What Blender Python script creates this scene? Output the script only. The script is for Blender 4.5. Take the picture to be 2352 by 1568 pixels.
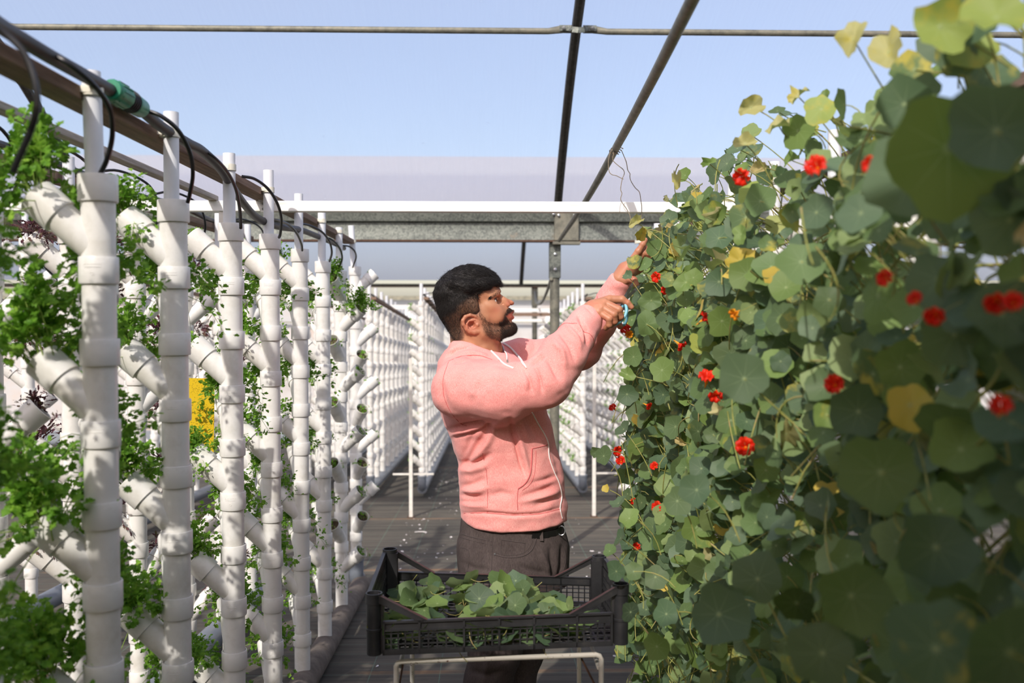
import bpy, bmesh, math, random, os
import numpy as np
from mathutils import Vector, Matrix, Euler
from mathutils.bvhtree import BVHTree
SC = bpy.context.scene
COL = SC.collection
for o in list(bpy.data.objects):
    bpy.data.objects.remove(o)
random.seed(7)
RNG = np.random.default_rng(11)
PI = math.pi

# ------------------------------------------------------------------ camera
F = 2200.0
CAMZ = 1.6
YAW = math.atan(61 / F)
PIT = math.atan(64 / F)
cd = bpy.data.cameras.new('camera')
cam = bpy.data.objects.new('camera', cd)
COL.objects.link(cam)
cam.location = (0, 0, CAMZ)
cam.rotation_euler = (PI / 2 - PIT, 0, -YAW)
cd.lens = F / 2352 * 36
cd.sensor_width = 36
cd.clip_start = 0.02
cd.clip_end = 300
cd.dof.use_dof = True
cd.dof.focus_distance = 3.08
cd.dof.aperture_fstop = 3.3
SC.camera = cam

# ------------------------------------------------------------------ light
SUN_TO = Vector((-.37, -1, .85)).normalized()
w = bpy.data.worlds.new('sky')
SC.world = w
w.use_nodes = True
nt = w.node_tree
nt.nodes.clear()
out = nt.nodes.new('ShaderNodeOutputWorld')
bg = nt.nodes.new('ShaderNodeBackground')
sky = nt.nodes.new('ShaderNodeTexSky')
sky.sky_type = 'NISHITA'
sky.sun_disc = False
sky.sun_elevation = math.asin(SUN_TO.z)
sky.sun_rotation = math.atan2(SUN_TO.x, SUN_TO.y)
sky.air_density = 1.0
sky.dust_density = 2.2
sky.ozone_density = 1.0
bg.inputs[1].default_value = 0.25
tn_ = nt.nodes.new('ShaderNodeMix'); tn_.data_type = 'RGBA'; tn_.blend_type = 'MULTIPLY'
tn_.inputs[0].default_value = 1; tn_.inputs[7].default_value = (1.09, .99, .97, 1)
nt.links.new(sky.outputs[0], tn_.inputs[6]); nt.links.new(tn_.outputs[2], bg.inputs[0])
nt.links.new(bg.outputs[0], out.inputs[0])
sd = bpy.data.lights.new('sun', 'SUN')
sd.energy = 7.0
sd.angle = math.radians(0.9)
sd.color = (1.0, .93, .82)
so = bpy.data.objects.new('sun', sd)
COL.objects.link(so)
so.rotation_euler = SUN_TO.to_track_quat('Z', 'Y').to_euler()
so.location = (-3, -8, 7)
vs = SC.view_settings
vs.view_transform = 'Standard'
vs.look = 'None'
vs.exposure = 0.0
vs.gamma = 1
vs.use_curve_mapping = False

# ------------------------------------------------------------------ helpers
_Fw = Vector((math.sin(YAW) * math.cos(PIT), math.cos(YAW) * math.cos(PIT), -math.sin(PIT)))
_Rt = Vector((math.cos(YAW), -math.sin(YAW), 0))
_Up = _Rt.cross(_Fw)

def at(px, py, Y):
    """point of the place at distance Y down the aisle seen at photo pixel px, py"""
    d = _Fw + _Rt * ((px - 1176) / F) + _Up * ((784 - py) / F)
    t = Y / d.y
    return Vector((0, 0, CAMZ)) + d * t

def proj(P):
    """world points (N,3) -> photo pixels"""
    P = np.asarray(P) - np.array([0, 0, CAMZ])
    z = P @ np.array(_Fw)
    return 1176 + F * (P @ np.array(_Rt)) / z, 784 - F * (P @ np.array(_Up)) / z

def floor_z(y):
    return .27 - .055 * y

ORD = ['first', 'second', 'third', 'fourth', 'fifth', 'sixth', 'seventh', 'eighth', 'ninth', 'tenth', 'eleventh', 'twelfth',
       'thirteenth', 'fourteenth', 'fifteenth', 'sixteenth']

def link(o):
    COL.objects.link(o)
    return o

def tag(o, label=None, cat=None, group=None, kind=None):
    if label: o['label'] = label
    if cat: o['category'] = cat
    if group: o['group'] = group
    if kind: o['kind'] = kind
    return o

def empty(name, loc, label, cat, group=None, rz=0):
    o = bpy.data.objects.new(name, None)
    o.location = loc
    o.rotation_euler = (0, 0, rz)
    o.empty_display_size = .05
    link(o)
    return tag(o, label, cat, group)

def mesh_np(name, V, Fc, mat=None, smooth=True, uv=None, cols=None, sharp=None):
    """fast mesh; Fc: list of (array of faces of equal size)"""
    V = np.asarray(V, dtype=np.float32)
    me = bpy.data.meshes.new(name)
    if not isinstance(Fc, (list, tuple)): Fc = [Fc]
    Fc = [np.asarray(f, dtype=np.int32) for f in Fc if len(f)]
    loops = np.concatenate([f.ravel() for f in Fc])
    sizes = np.concatenate([np.full(len(f), f.shape[1], dtype=np.int32) for f in Fc])
    starts = np.concatenate([[0], np.cumsum(sizes)[:-1]]).astype(np.int32)
    me.vertices.add(len(V)); me.vertices.foreach_set('co', V.ravel())
    me.loops.add(len(loops)); me.loops.foreach_set('vertex_index', loops)
    me.polygons.add(len(sizes)); me.polygons.foreach_set('loop_start', starts)
    try: me.polygons.foreach_set('loop_total', sizes)
    except Exception: pass
    if uv is not None:
        l = me.uv_layers.new(name='UVMap')
        l.data.foreach_set('uv', np.asarray(uv, dtype=np.float32)[loops].ravel())
    if cols is not None:
        for nm, c in cols.items():
            c = np.asarray(c, dtype=np.float32)
            if c.ndim == 1:
                a = me.attributes.new(nm, 'FLOAT', 'POINT'); a.data.foreach_set('value', c)
            else:
                if c.shape[1] == 3: c = np.concatenate([c, np.ones((len(c), 1), np.float32)], 1)
                a = me.attributes.new(nm, 'FLOAT_COLOR', 'POINT'); a.data.foreach_set('color', c.ravel())
    me.update(calc_edges=True)
    me.validate(clean_customdata=False)
    me.polygons.foreach_set('use_smooth', np.full(len(me.polygons), bool(smooth)))
    if sharp: me.set_sharp_from_angle(angle=math.radians(sharp))
    if mat: me.materials.append(mat)
    return me

def addobj(name, me, parent=None, loc=None, world=True):
    """link mesh; when world, vertex coordinates are world ones and the parent only shifts"""
    o = bpy.data.objects.new(name, me)
    link(o)
    if parent:
        o.parent = parent
        if world:
            q = parent; sh = Vector((0, 0, 0))
            while q is not None: sh += q.location; q = q.parent
            o.location = -sh
    if loc is not None: o.location = loc
    return o

def frame_of(d):
    d = Vector(d).normalized()
    a = Vector((0, 0, 1)) if abs(d.z) < .9 else Vector((1, 0, 0))
    u = d.cross(a).normalized()
    v = d.cross(u).normalized()
    return u, v, d

class MB:
    def __init__(s): s.V = []; s.F = []; s.n = 0
    def add(s, V, Fc):
        V = [tuple(v) for v in V]
        s.V += V
        s.F += [tuple(i + s.n for i in f) for f in Fc]
        s.n += len(V)
        return s
    def lathe(s, prof, org=(0, 0, 0), d=(0, 0, 1), seg=24, cap0=True, cap1=True, xs=1.0):
        u, v, w_ = frame_of(d); org = Vector(org); V = []; Fc = []
        for (h, r) in prof:
            for k in range(seg):
                a = 2 * PI * k / seg
                V.append(org + w_ * h + (u * math.cos(a) * xs + v * math.sin(a)) * r)
        n = len(prof)
        for i in range(n - 1):
            for k in range(seg):
                k2 = (k + 1) % seg
                Fc.append((i * seg + k, i * seg + k2, (i + 1) * seg + k2, (i + 1) * seg + k))
        if cap0: Fc.append(tuple(range(seg))[::-1])
        if cap1: Fc.append(tuple((n - 1) * seg + k for k in range(seg)))
        return s.add(V, Fc)
    def box(s, c, size, rot=None, bev=0.0):
        sx, sy, sz = [q / 2 for q in size]
        if bev > 0:
            b = min(bev, sx * .9, sy * .9, sz * .9)
            bm = bmesh.new()
            bmesh.ops.create_cube(bm, size=1)
            for q in bm.verts: q.co = Vector((q.co.x * size[0], q.co.y * size[1], q.co.z * size[2]))
            bmesh.ops.bevel(bm, geom=bm.edges[:], offset=b, segments=1, affect='EDGES')
            V = [q.co.copy() for q in bm.verts]; bm.verts.index_update()
            Fc = [tuple(q.index for q in f.verts) for f in bm.faces]
            bm.free()
        else:
            V = [Vector((x, y, z)) for x in (-sx, sx) for y in (-sy, sy) for z in (-sz, sz)]
            Fc = [(0, 1, 3, 2), (4, 6, 7, 5), (0, 4, 5, 1), (2, 3, 7, 6), (0, 2, 6, 4), (1, 5, 7, 3)]
        R = rot if rot is not None else Matrix.Identity(3)
        c = Vector(c)
        return s.add([R @ q + c for q in V], Fc)
    def bar(s, a, b, wd, ht, up=(0, 0, 1), bev=0.0):
        """rectangular bar from a to b; wd across, ht along up"""
        a = Vector(a); b = Vector(b); d = (b - a); L = d.length; d.normalize()
        up = Vector(up); x = d.cross(up).normalized(); z = x.cross(d).normalized()
        R = Matrix((x, d, z)).transposed()
        return s.box((a + b) / 2, (wd, L, ht), R, bev)
    def tube(s, pts, r, seg=10, cap=True):
        pts = [Vector(p) for p in pts]; n = len(pts)
        rr = r if isinstance(r, (list, tuple)) else [r] * n
        V = []; Fc = []
        t0 = (pts[1] - pts[0]).normalized()
        u, v, _ = frame_of(t0)
        for i, p in enumerate(pts):
            t = (pts[min(i + 1, n - 1)] - pts[max(i - 1, 0)]).normalized()
            u = (u - t * u.dot(t)).normalized(); v = t.cross(u)
            for k in range(seg):
                a = 2 * PI * k / seg
                V.append(p + (u * math.cos(a) + v * math.sin(a)) * rr[i])
        for i in range(n - 1):
            for k in range(seg):
                k2 = (k + 1) % seg
                Fc.append((i * seg + k, i * seg + k2, (i + 1) * seg + k2, (i + 1) * seg + k))
        if cap:
            Fc.append(tuple(range(seg))[::-1]); Fc.append(tuple((n - 1) * seg + k for k in range(seg)))
        return s.add(V, Fc)
    def mesh(s, name, mat=None, sharp=35, smooth=True):
        me = bpy.data.meshes.new(name)
        me.from_pydata(s.V, [], s.F)
        me.update()
        bm = bmesh.new(); bm.from_mesh(me)
        bmesh.ops.recalc_face_normals(bm, faces=bm.faces[:])
        bm.to_mesh(me); bm.free()
        me.polygons.foreach_set('use_smooth', np.full(len(me.polygons), bool(smooth)))
        if smooth and sharp: me.set_sharp_from_angle(angle=math.radians(sharp))
        if mat: me.materials.append(mat)
        return me
    def obj(s, name, mat=None, parent=None, world=True, sharp=35, smooth=True):
        return addobj(name, s.mesh(name, mat, sharp, smooth), parent, world=world)

def spline(pts, n=8):
    """Catmull-Rom through points"""
    P = [Vector(p) for p in pts]
    P = [P[0] * 2 - P[1]] + P + [P[-1] * 2 - P[-2]]
    R = []
    for i in range(1, len(P) - 2):
        for k in range(n):
            t = k / n
            a, b, c, d = P[i - 1], P[i], P[i + 1], P[i + 2]
            R.append(.5 * ((2 * b) + (-a + c) * t + (2 * a - 5 * b + 4 * c - d) * t * t + (-a + 3 * b - 3 * c + d) * t ** 3))
    R.append(P[-2])
    return R

def copy_tree(src, loc=None, rz=None, scale=None):
    c = src.copy(); link(c)
    if loc is not None: c.location = loc
    if rz is not None: c.rotation_euler.z = rz
    if scale is not None: c.scale = (scale,) * 3
    for ch in list(src.children):
        d = ch.copy(); link(d); d.parent = c
        for g in list(ch.children):
            e = g.copy(); link(e); e.parent = d
    return c

# ------------------------------------------------------------------ materials
def lin(r, g, b):
    f = lambda c: ((c / 255 + .055) / 1.055) ** 2.4 if c > 10 else c / 255 / 12.92
    return (f(r), f(g), f(b), 1)

class NT:
    def __init__(s, name):
        s.m = bpy.data.materials.new(name); s.m.use_nodes = True
        s.t = s.m.node_tree; s.t.nodes.clear()
        s.o = s.n('ShaderNodeOutputMaterial')
    def n(s, ty, **kw):
        q = s.t.nodes.new(ty)
        for k, v in kw.items(): setattr(q, k, v)
        return q
    def l(s, a, b): s.t.links.new(a, b)
    def val(s, sock, v):
        if hasattr(v, 'is_output') or isinstance(v, bpy.types.NodeSocket): s.l(v, sock)
        else: sock.default_value = v
    def math(s, op, a, b=None, c=None, clamp=False):
        q = s.n('ShaderNodeMath', operation=op, use_clamp=clamp)
        s.val(q.inputs[0], a)
        if b is not None: s.val(q.inputs[1], b)
        if c is not None: s.val(q.inputs[2], c)
        return q.outputs[0]
    def mix(s, f, a, b, mode='MIX'):
        q = s.n('ShaderNodeMix', data_type='RGBA', blend_type=mode)
        s.val(q.inputs[0], f); s.val(q.inputs[6], a); s.val(q.inputs[7], b)
        return q.outputs[2]
    def coord(s, which='Object', scale=(1, 1, 1), rot=(0, 0, 0)):
        c = s.n('ShaderNodeTexCoord'); m = s.n('ShaderNodeMapping')
        m.inputs['Scale'].default_value = scale; m.inputs['Rotation'].default_value = rot
        s.l(c.outputs[which], m.inputs[0]); return m.outputs[0]
    def noise(s, vec, scale=5, detail=4, rough=.5):
        q = s.n('ShaderNodeTexNoise'); s.l(vec, q.inputs['Vector'])
        q.inputs['Scale'].default_value = scale; q.inputs['Detail'].default_value = detail
        q.inputs['Roughness'].default_value = rough
        return q.outputs[0]
    def ramp(s, f, stops):
        q = s.n('ShaderNodeValToRGB'); s.l(f, q.inputs[0])
        e = q.color_ramp.elements
        while len(e) < len(stops): e.new(.5)
        for i, (p, c) in enumerate(stops):
            e[i].position = p; e[i].color = c if len(c) == 4 else (*c, 1)
        return q.outputs[0]
    def attr(s, name, out='Color'):
        q = s.n('ShaderNodeAttribute'); q.attribute_name = name
        return q.outputs[out]
    def bump(s, h, strength=.2, dist=.002):
        q = s.n('ShaderNodeBump'); q.inputs['Strength'].default_value = strength
        q.inputs['Distance'].default_value = dist; s.l(h, q.inputs['Height'])
        return q.outputs[0]
    def bsdf(s, col, rough=.5, metal=0, spec=.5, normal=None, **kw):
        q = s.n('ShaderNodeBsdfPrincipled')
        s.val(q.inputs['Base Color'], col); s.val(q.inputs['Roughness'], rough)
        s.val(q.inputs['Metallic'], metal); s.val(q.inputs['Specular IOR Level'], spec)
        if normal is not None: s.l(normal, q.inputs['Normal'])
        for k, v in kw.items(): s.val(q.inputs[k.replace('_', ' ')], v)
        return q.outputs[0]
    def done(s, sh): s.l(sh, s.o.inputs[0]); return s.m

def simple(name, col, rough=.5, metal=0, spec=.5, var=.12, vscale=30, bump=0, bscale=200, stretch=(1, 1, 1)):
    t = NT(name); c = t.coord('Object', stretch)
    n = t.noise(c, vscale, 5, .6)
    dark = tuple(q * (1 - var) for q in col[:3]) + (1,)
    lite = tuple(min(1, q * (1 + var)) for q in col[:3]) + (1,)
    cc = t.ramp(n, [(.3, dark), (.7, lite)])
    nb = t.bump(t.noise(c, bscale, 3), bump) if bump else None
    return t.done(t.bsdf(cc, rough, metal, spec, nb))

M = {}
def mats():
    # white pvc: creamy with faint dust
    t = NT('white_pvc'); c = t.coord(); n = t.noise(c, 9, 6, .65); n2 = t.noise(c, 160, 2)
    col = t.ramp(n, [(.28, lin(205, 201, 190)), (.5, lin(228, 226, 220)), (.75, lin(233, 231, 226))])
    M['pvc'] = t.done(t.bsdf(col, .34, 0, .45, t.bump(n2, .06, .001)))
    M['feed'] = simple('grey_white_pipe', lin(222, 224, 226), .4, var=.05, vscale=14)
    M['clip'] = simple('clip_plastic', lin(222, 218, 200), .5, var=.08)
    M['greypipe'] = simple('grey_drain_plastic', lin(112, 118, 126), .42, var=.1, vscale=12)
    t = NT('dusty_drain'); c = t.coord(); n = t.noise(c, 14, 6, .7)
    M['drain'] = t.done(t.bsdf(t.ramp(n, [(.3, lin(84, 76, 70)), (.7, lin(122, 112, 103))]), .85, 0, .2, t.bump(t.noise(c, 220, 3), .2)))
    t = NT('weathered_wood'); c = t.coord('Object', (30, 1.5, 30)); n = t.noise(c, 3, 8, .7)
    c2 = t.coord('Object', (1, 1, 1)); n2 = t.noise(c2, 6, 5, .7)
    col = t.mix(t.math('MULTIPLY', n2, .7), t.ramp(n, [(.3, lin(96, 74, 60)), (.7, lin(168, 140, 118))]), lin(120, 104, 92))
    M['wood'] = t.done(t.bsdf(col, .85, 0, .2, t.bump(n, .4, .002)))
    t = NT('pale_batten'); c = t.coord('Object', (30, 1.5, 30)); n = t.noise(c, 3, 8, .7)
    M['batten'] = t.done(t.bsdf(t.ramp(n, [(.3, lin(138, 128, 118)), (.7, lin(196, 188, 178))]), .8, 0, .2, t.bump(n, .3, .002)))
    # galvanised
    t = NT('galvanised_steel'); c = t.coord()
    v = t.n('ShaderNodeTexVoronoi'); v.inputs['Scale'].default_value = 85; t.l(c, v.inputs[0])
    n = t.noise(c, 4, 6, .7)
    col = t.mix(.5, t.ramp(n, [(.3, lin(72, 77, 73)), (.7, lin(120, 125, 116))]), t.ramp(v.outputs['Color'], [(.2, lin(70, 75, 71)), (.8, lin(132, 136, 126))]))
    rust = t.ramp(t.noise(c, 7, 6, .7), [(.62, (0, 0, 0, 1)), (.72, (1, 1, 1, 1))])
    col = t.mix(t.math('MULTIPLY', rust, .45), col, lin(120, 92, 66))
    M['galv'] = t.done(t.bsdf(col, .5, .35, .5, t.bump(n, .1)))
    t = NT('dull_steel_tube'); c = t.coord('Object', (1, 1, 1)); n = t.noise(c, 18, 7, .7)
    col = t.ramp(n, [(.3, lin(88, 87, 78)), (.55, lin(124, 122, 108)), (.8, lin(146, 136, 116))])
    M['steel'] = t.done(t.bsdf(col, .55, .3, .4, t.bump(n, .1)))
    t = NT('dark_hoop_steel'); c = t.coord(); n = t.noise(c, 40, 7, .7)
    M['hoop'] = t.done(t.bsdf(t.ramp(n, [(.3, lin(54, 53, 50)), (.75, lin(92, 88, 80))]), .6, .3, .4, t.bump(n, .15)))
    t = NT('white_painted_wood'); c = t.coord('Object', (1, 12, 20)); n = t.noise(c, 5, 8, .7)
    M['beam'] = t.done(t.bsdf(t.ramp(n, [(.25, lin(205, 203, 192)), (.5, lin(240, 240, 234))]), .5, 0, .4, t.bump(n, .25, .001)))
    M['whitemetal'] = simple('chipped_white_paint', lin(222, 218, 208), .45, var=.12, vscale=25)
    t = NT('rust_flecked_white'); c = t.coord(); n = t.noise(c, 95, 4, .6)
    M['standwhite'] = t.done(t.bsdf(t.ramp(n, [(.30, lin(96, 60, 40)), (.37, lin(214, 208, 196))]), .45, 0, .4))
    M['rusty'] = simple('rusted_bar', lin(82, 58, 44), .85, var=.35, vscale=60, bump=.3)
    M['screw'] = simple('screw_metal', lin(176, 178, 180), .3, .8, var=.1)
    M['hose'] = simple('dusty_black_hose', lin(52, 47, 44), .5, var=.25, vscale=18)
    M['tube'] = simple('black_drip_tube', lin(30, 29, 30), .35, var=.2, vscale=20)
    M['greenfit'] = simple('green_hose_fitting', lin(30, 128, 92), .4, var=.25, vscale=40)
    M['ringblack'] = simple('black_fitting_ring', lin(26, 26, 28), .5)
    M['twine'] = simple('old_twine', lin(132, 120, 100), .9, var=.2, vscale=90)
    # roof film
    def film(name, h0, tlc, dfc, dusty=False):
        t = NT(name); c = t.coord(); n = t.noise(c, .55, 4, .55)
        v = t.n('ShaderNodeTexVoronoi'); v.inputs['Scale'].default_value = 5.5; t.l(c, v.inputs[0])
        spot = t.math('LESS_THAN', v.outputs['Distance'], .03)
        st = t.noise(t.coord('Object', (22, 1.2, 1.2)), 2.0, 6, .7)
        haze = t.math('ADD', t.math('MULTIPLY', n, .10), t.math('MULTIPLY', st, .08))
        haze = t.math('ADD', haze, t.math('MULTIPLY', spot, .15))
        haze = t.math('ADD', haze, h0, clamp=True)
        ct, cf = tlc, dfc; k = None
        if dusty:  # sunlit warmth painted into the colour of the near half
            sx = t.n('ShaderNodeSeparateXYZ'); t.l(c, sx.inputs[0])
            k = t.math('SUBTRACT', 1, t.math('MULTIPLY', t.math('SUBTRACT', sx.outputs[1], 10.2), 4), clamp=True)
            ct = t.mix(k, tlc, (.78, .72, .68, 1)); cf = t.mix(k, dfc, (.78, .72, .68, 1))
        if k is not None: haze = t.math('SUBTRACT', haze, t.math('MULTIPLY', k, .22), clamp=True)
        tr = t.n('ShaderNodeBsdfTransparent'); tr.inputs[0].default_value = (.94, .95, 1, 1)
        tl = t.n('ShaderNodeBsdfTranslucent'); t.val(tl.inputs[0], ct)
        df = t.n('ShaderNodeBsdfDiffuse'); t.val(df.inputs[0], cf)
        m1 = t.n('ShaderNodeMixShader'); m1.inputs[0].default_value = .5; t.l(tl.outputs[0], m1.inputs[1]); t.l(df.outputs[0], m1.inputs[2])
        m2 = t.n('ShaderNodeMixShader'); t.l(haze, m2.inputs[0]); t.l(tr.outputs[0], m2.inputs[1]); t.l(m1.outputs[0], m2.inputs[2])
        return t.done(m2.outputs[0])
    M['film'] = film('greenhouse_film', .34, (.70, .72, .80, 1), (.68, .70, .78, 1))
    M['film_far'] = film('sun_tinted_far_film', .62, (.40, .45, .62, 1), (.40, .44, .58, 1), True)  # near half painted warm as if sunlit, far half tinted blue-grey
    # far wall sheet
    t = NT('milky_wall_sheet'); c = t.coord(); n = t.noise(c, .9, 6, .65)
    col = t.ramp(n, [(.3, lin(196, 190, 188)), (.5, lin(216, 216, 218)), (.68, lin(226, 204, 190))])
    df = t.n('ShaderNodeBsdfDiffuse'); t.l(col, df.inputs[0])
    tl = t.n('ShaderNodeBsdfTranslucent'); t.l(col, tl.inputs[0])
    tr = t.n('ShaderNodeBsdfTransparent')
    m1 = t.n('ShaderNodeMixShader'); m1.inputs[0].default_value = .5; t.l(df.outputs[0], m1.inputs[1]); t.l(tl.outputs[0], m1.inputs[2])
    m2 = t.n('ShaderNodeMixShader'); m2.inputs[0].default_value = .25; t.l(m1.outputs[0], m2.inputs[1]); t.l(tr.outputs[0], m2.inputs[2])
    M['sheet'] = t.done(m2.outputs[0])
    # floor weed mat
    t = NT('woven_ground_fabric')
    c = t.coord('Object'); c2 = t.coord('Object', (.35, 9, 1)); c3 = t.coord('Object', (3, 220, 1))
    n = t.noise(c, 1.1, 6, .65); n2 = t.noise(c2, 2.2, 7, .75); n3 = t.noise(c3, 1.2, 2)
    f = t.math('ADD', t.math('MULTIPLY', n, .4), t.math('MULTIPLY', n2, .6))
    col = t.ramp(f, [(.32, lin(60, 58, 54)), (.46, lin(84, 80, 73)), (.60, lin(112, 104, 92)), (.74, lin(142, 130, 112))])
    col = t.mix(t.math('MULTIPLY', n3, .35), col, lin(60, 56, 52))
    sx = t.n('ShaderNodeSeparateXYZ'); t.l(c, sx.inputs[0])
    def line(sock, per, wdt, ofs):
        m = t.math('MODULO', t.math('ADD', sock, 100 + ofs), per)
        return t.math('LESS_THAN', m, wdt)
    ln = t.math('MAXIMUM', line(sx.outputs[0], .30, .004, .1), line(sx.outputs[1], .15, .004, 0))
    ln = t.math('MULTIPLY', ln, t.math('MULTIPLY', t.noise(c, 5, 4), .75))
    col = t.mix(ln, col, lin(110, 150, 130))
    joint = line(sx.outputs[1], 1.05, .012, .35)
    col = t.mix(joint, col, lin(28, 27, 26))
    ochre = t.math('MULTIPLY', line(sx.outputs[1], 2.1, .05, .9), t.ramp(n, [(.42, (0, 0, 0, 1)), (.6, (1, 1, 1, 1))]))
    col = t.mix(t.math('MULTIPLY', ochre, .35), col, lin(190, 140, 92))
    M['floor'] = t.done(t.bsdf(col, .9, 0, .2, t.bump(n3, .5, .002)))
    M['earth'] = simple('outside_ground', lin(150, 132, 108), .95, var=.2, vscale=.4)
    # nasturtium leaf
    t = NT('nasturtium_leaf'); uvn = t.n('ShaderNodeUVMap'); sx = t.n('ShaderNodeSeparateXYZ'); t.l(uvn.outputs[0], sx.inputs[0])
    x, y = sx.outputs[0], sx.outputs[1]
    r = t.math('SQRT', t.math('ADD', t.math('MULTIPLY', x, x), t.math('MULTIPLY', y, y)))
    ang = t.math('ARCTAN2', y, x)
    s9 = t.math('ABSOLUTE', t.math('SINE', t.math('MULTIPLY', ang, 4.5)))
    vw = t.math('MULTIPLY', s9, t.math('ADD', r, .02))
    vein = t.math('SUBTRACT', 1, t.math('DIVIDE', vw, .055), clamp=True)
    vein = t.math('MULTIPLY', vein, t.math('SUBTRACT', 1.05, r, clamp=True))
    ctr = t.math('SUBTRACT', 1, t.math('DIVIDE', r, .12), clamp=True)
    vein = t.math('MAXIMUM', t.math('MULTIPLY', vein, .75), ctr)
    base = t.attr('tint')
    blotch = t.ramp(t.noise(t.coord('Object'), 26, 4, .6), [(.52, (0, 0, 0, 1)), (.66, (1, 1, 1, 1))])
    base2 = t.mix(t.math('MULTIPLY', blotch, t.attr('tint', 'Alpha')), base, lin(188, 172, 66))
    col = t.mix(t.math('MULTIPLY', vein, .75), base2, lin(176, 194, 142))
    geo = t.n('ShaderNodeNewGeometry')
    col = t.mix(t.math('MULTIPLY', geo.outputs['Backfacing'], .45), col, lin(158, 176, 128))
    bs = t.bsdf(col, .55, 0, .35, t.bump(vein, .3, .001))
    tl = t.n('ShaderNodeBsdfTranslucent'); t.l(t.mix(.35, col, lin(170, 200, 60)), tl.inputs[0])
    ms = t.n('ShaderNodeMixShader'); ms.inputs[0].default_value = .28; t.l(bs, ms.inputs[1]); t.l(tl.outputs[0], ms.inputs[2])
    M['leaf'] = t.done(ms.outputs[0])
    def leafy(name, a, b, c_, tr=.35, rough=.5):
        t = NT(name); n = t.noise(t.coord('Object'), 38, 3, .6)
        col = t.ramp(n, [(.3, a), (.52, b), (.72, c_)])
        bs = t.bsdf(col, rough, 0, .3)
        tl = t.n('ShaderNodeBsdfTranslucent'); t.l(col, tl.inputs[0])
        ms = t.n('ShaderNodeMixShader'); ms.inputs[0].default_value = tr; t.l(bs, ms.inputs[1]); t.l(tl.outputs[0], ms.inputs[2])
        return t.done(ms.outputs[0])
    M['parsley'] = leafy('parsley_leaf', lin(84, 134, 38), lin(120, 168, 54), lin(164, 200, 74), .45)
    M['pstem'] = leafy('parsley_stem', lin(140, 170, 74), lin(166, 190, 96), lin(180, 200, 110), .2)
    M['mizuna'] = leafy('purple_leaf', lin(58, 34, 40), lin(98, 58, 66), lin(104, 104, 56), .25)
    M['nstem'] = leafy('nasturtium_stem', lin(120, 128, 66), lin(156, 158, 84), lin(170, 144, 104), .15)
    M['dry'] = leafy('dried_leaf', lin(150, 120, 74), lin(196, 176, 116), lin(214, 204, 150), .25, .8)
    M['red'] = leafy('red_petal', lin(206, 24, 12), lin(232, 44, 14), lin(240, 70, 18), .35)
    M['orange'] = leafy('orange_petal', lin(236, 120, 18), lin(246, 160, 30), lin(250, 190, 50), .35)
    M['seed'] = leafy('seedling_leaf', lin(84, 136, 34), lin(120, 172, 50), lin(150, 196, 70), .3)
    M['soil'] = simple('growing_plug', lin(70, 58, 44), .95, var=.4, vscale=150)
    # crate
    t = NT('black_crate_plastic'); c = t.coord(); n = t.noise(c, 12, 6, .7)
    M['crate'] = t.done(t.bsdf(t.ramp(n, [(.3, lin(24, 24, 26)), (.6, lin(42, 42, 44)), (.85, lin(74, 70, 66))]), .42, 0, .5, t.bump(t.noise(c, 150, 3), .08)))
    M['yellow'] = None
    t = NT('yellow_sticky_card'); c = t.coord(); v = t.n('ShaderNodeTexVoronoi'); v.inputs['Scale'].default_value = 260; t.l(c, v.inputs[0])
    dn = t.noise(c, 24, 4, .7)
    sp = t.math('MULTIPLY', t.math('LESS_THAN', v.outputs['Distance'], .26), t.math('GREATER_THAN', dn, .5))
    M['yellow'] = t.done(t.bsdf(t.mix(sp, lin(224, 188, 36), lin(58, 46, 20)), .35, 0, .5))
    # skin
    t = NT('skin'); c = t.coord(); n = t.noise(c, 16, 5, .6); n2 = t.noise(c, 420, 3, .6)
    base = t.ramp(n, [(.3, lin(162, 112, 82)), (.55, lin(182, 131, 98)), (.75, lin(188, 130, 102))])
    base = t.mix(t.attr('beard', 'Fac'), base, lin(62, 42, 33))
    base = t.mix(t.attr('flush', 'Fac'), base, lin(186, 98, 82))
    q = t.bsdf(base, .47, 0, .4, t.bump(n2, .12, .0006), Subsurface_Weight=.06, Subsurface_Radius=(.008, .003, .0015))
    M['skin'] = t.done(q)
    t = NT('black_hair'); hb = t.ramp(t.noise(t.coord(), 240, 4), [(.3, lin(20, 18, 17)), (.8, lin(42, 37, 34))])
    M['hair'] = t.done(t.bsdf(t.mix(t.attr('fade', 'Fac'), hb, lin(112, 80, 58)), .6, 0, .3))
    t = NT('beard_hair'); M['beard'] = t.done(t.bsdf(t.ramp(t.noise(t.coord(), 180, 4), [(.3, lin(30, 22, 18)), (.8, lin(66, 46, 34))]), .5, 0, .4))
    M['lip'] = simple('lips', lin(196, 112, 104), .4, var=.06)
    M['eye'] = simple('eye_white', lin(226, 216, 208), .2, var=.03)
    M['iris'] = simple('dark_iris', lin(38, 24, 18), .1, var=.1)
    # hoodie
    t = NT('heathered_pink_jersey')
    n = t.noise(t.coord('Object', (1, 1, .16)), 900, 3, .6); n2 = t.noise(t.coord(), 9, 5, .6); n3 = t.noise(t.coord(), 900, 2)
    f = t.math('ADD', t.math('MULTIPLY', n, .75), t.math('MULTIPLY', n2, .25))
    col = t.ramp(f, [(.32, lin(220, 124, 120)), (.5, lin(236, 154, 147)), (.68, lin(245, 182, 172))])
    M['hoodie'] = t.done(t.bsdf(col, .92, 0, .15, t.bump(t.math('ADD', n, n3), .25, .001), Sheen_Weight=.15))
    M['seam'] = simple('hoodie_seam', lin(206, 104, 104), .9, var=.05)
    M['cotton'] = simple('white_cord', lin(236, 230, 226), .8, var=.06)
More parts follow.
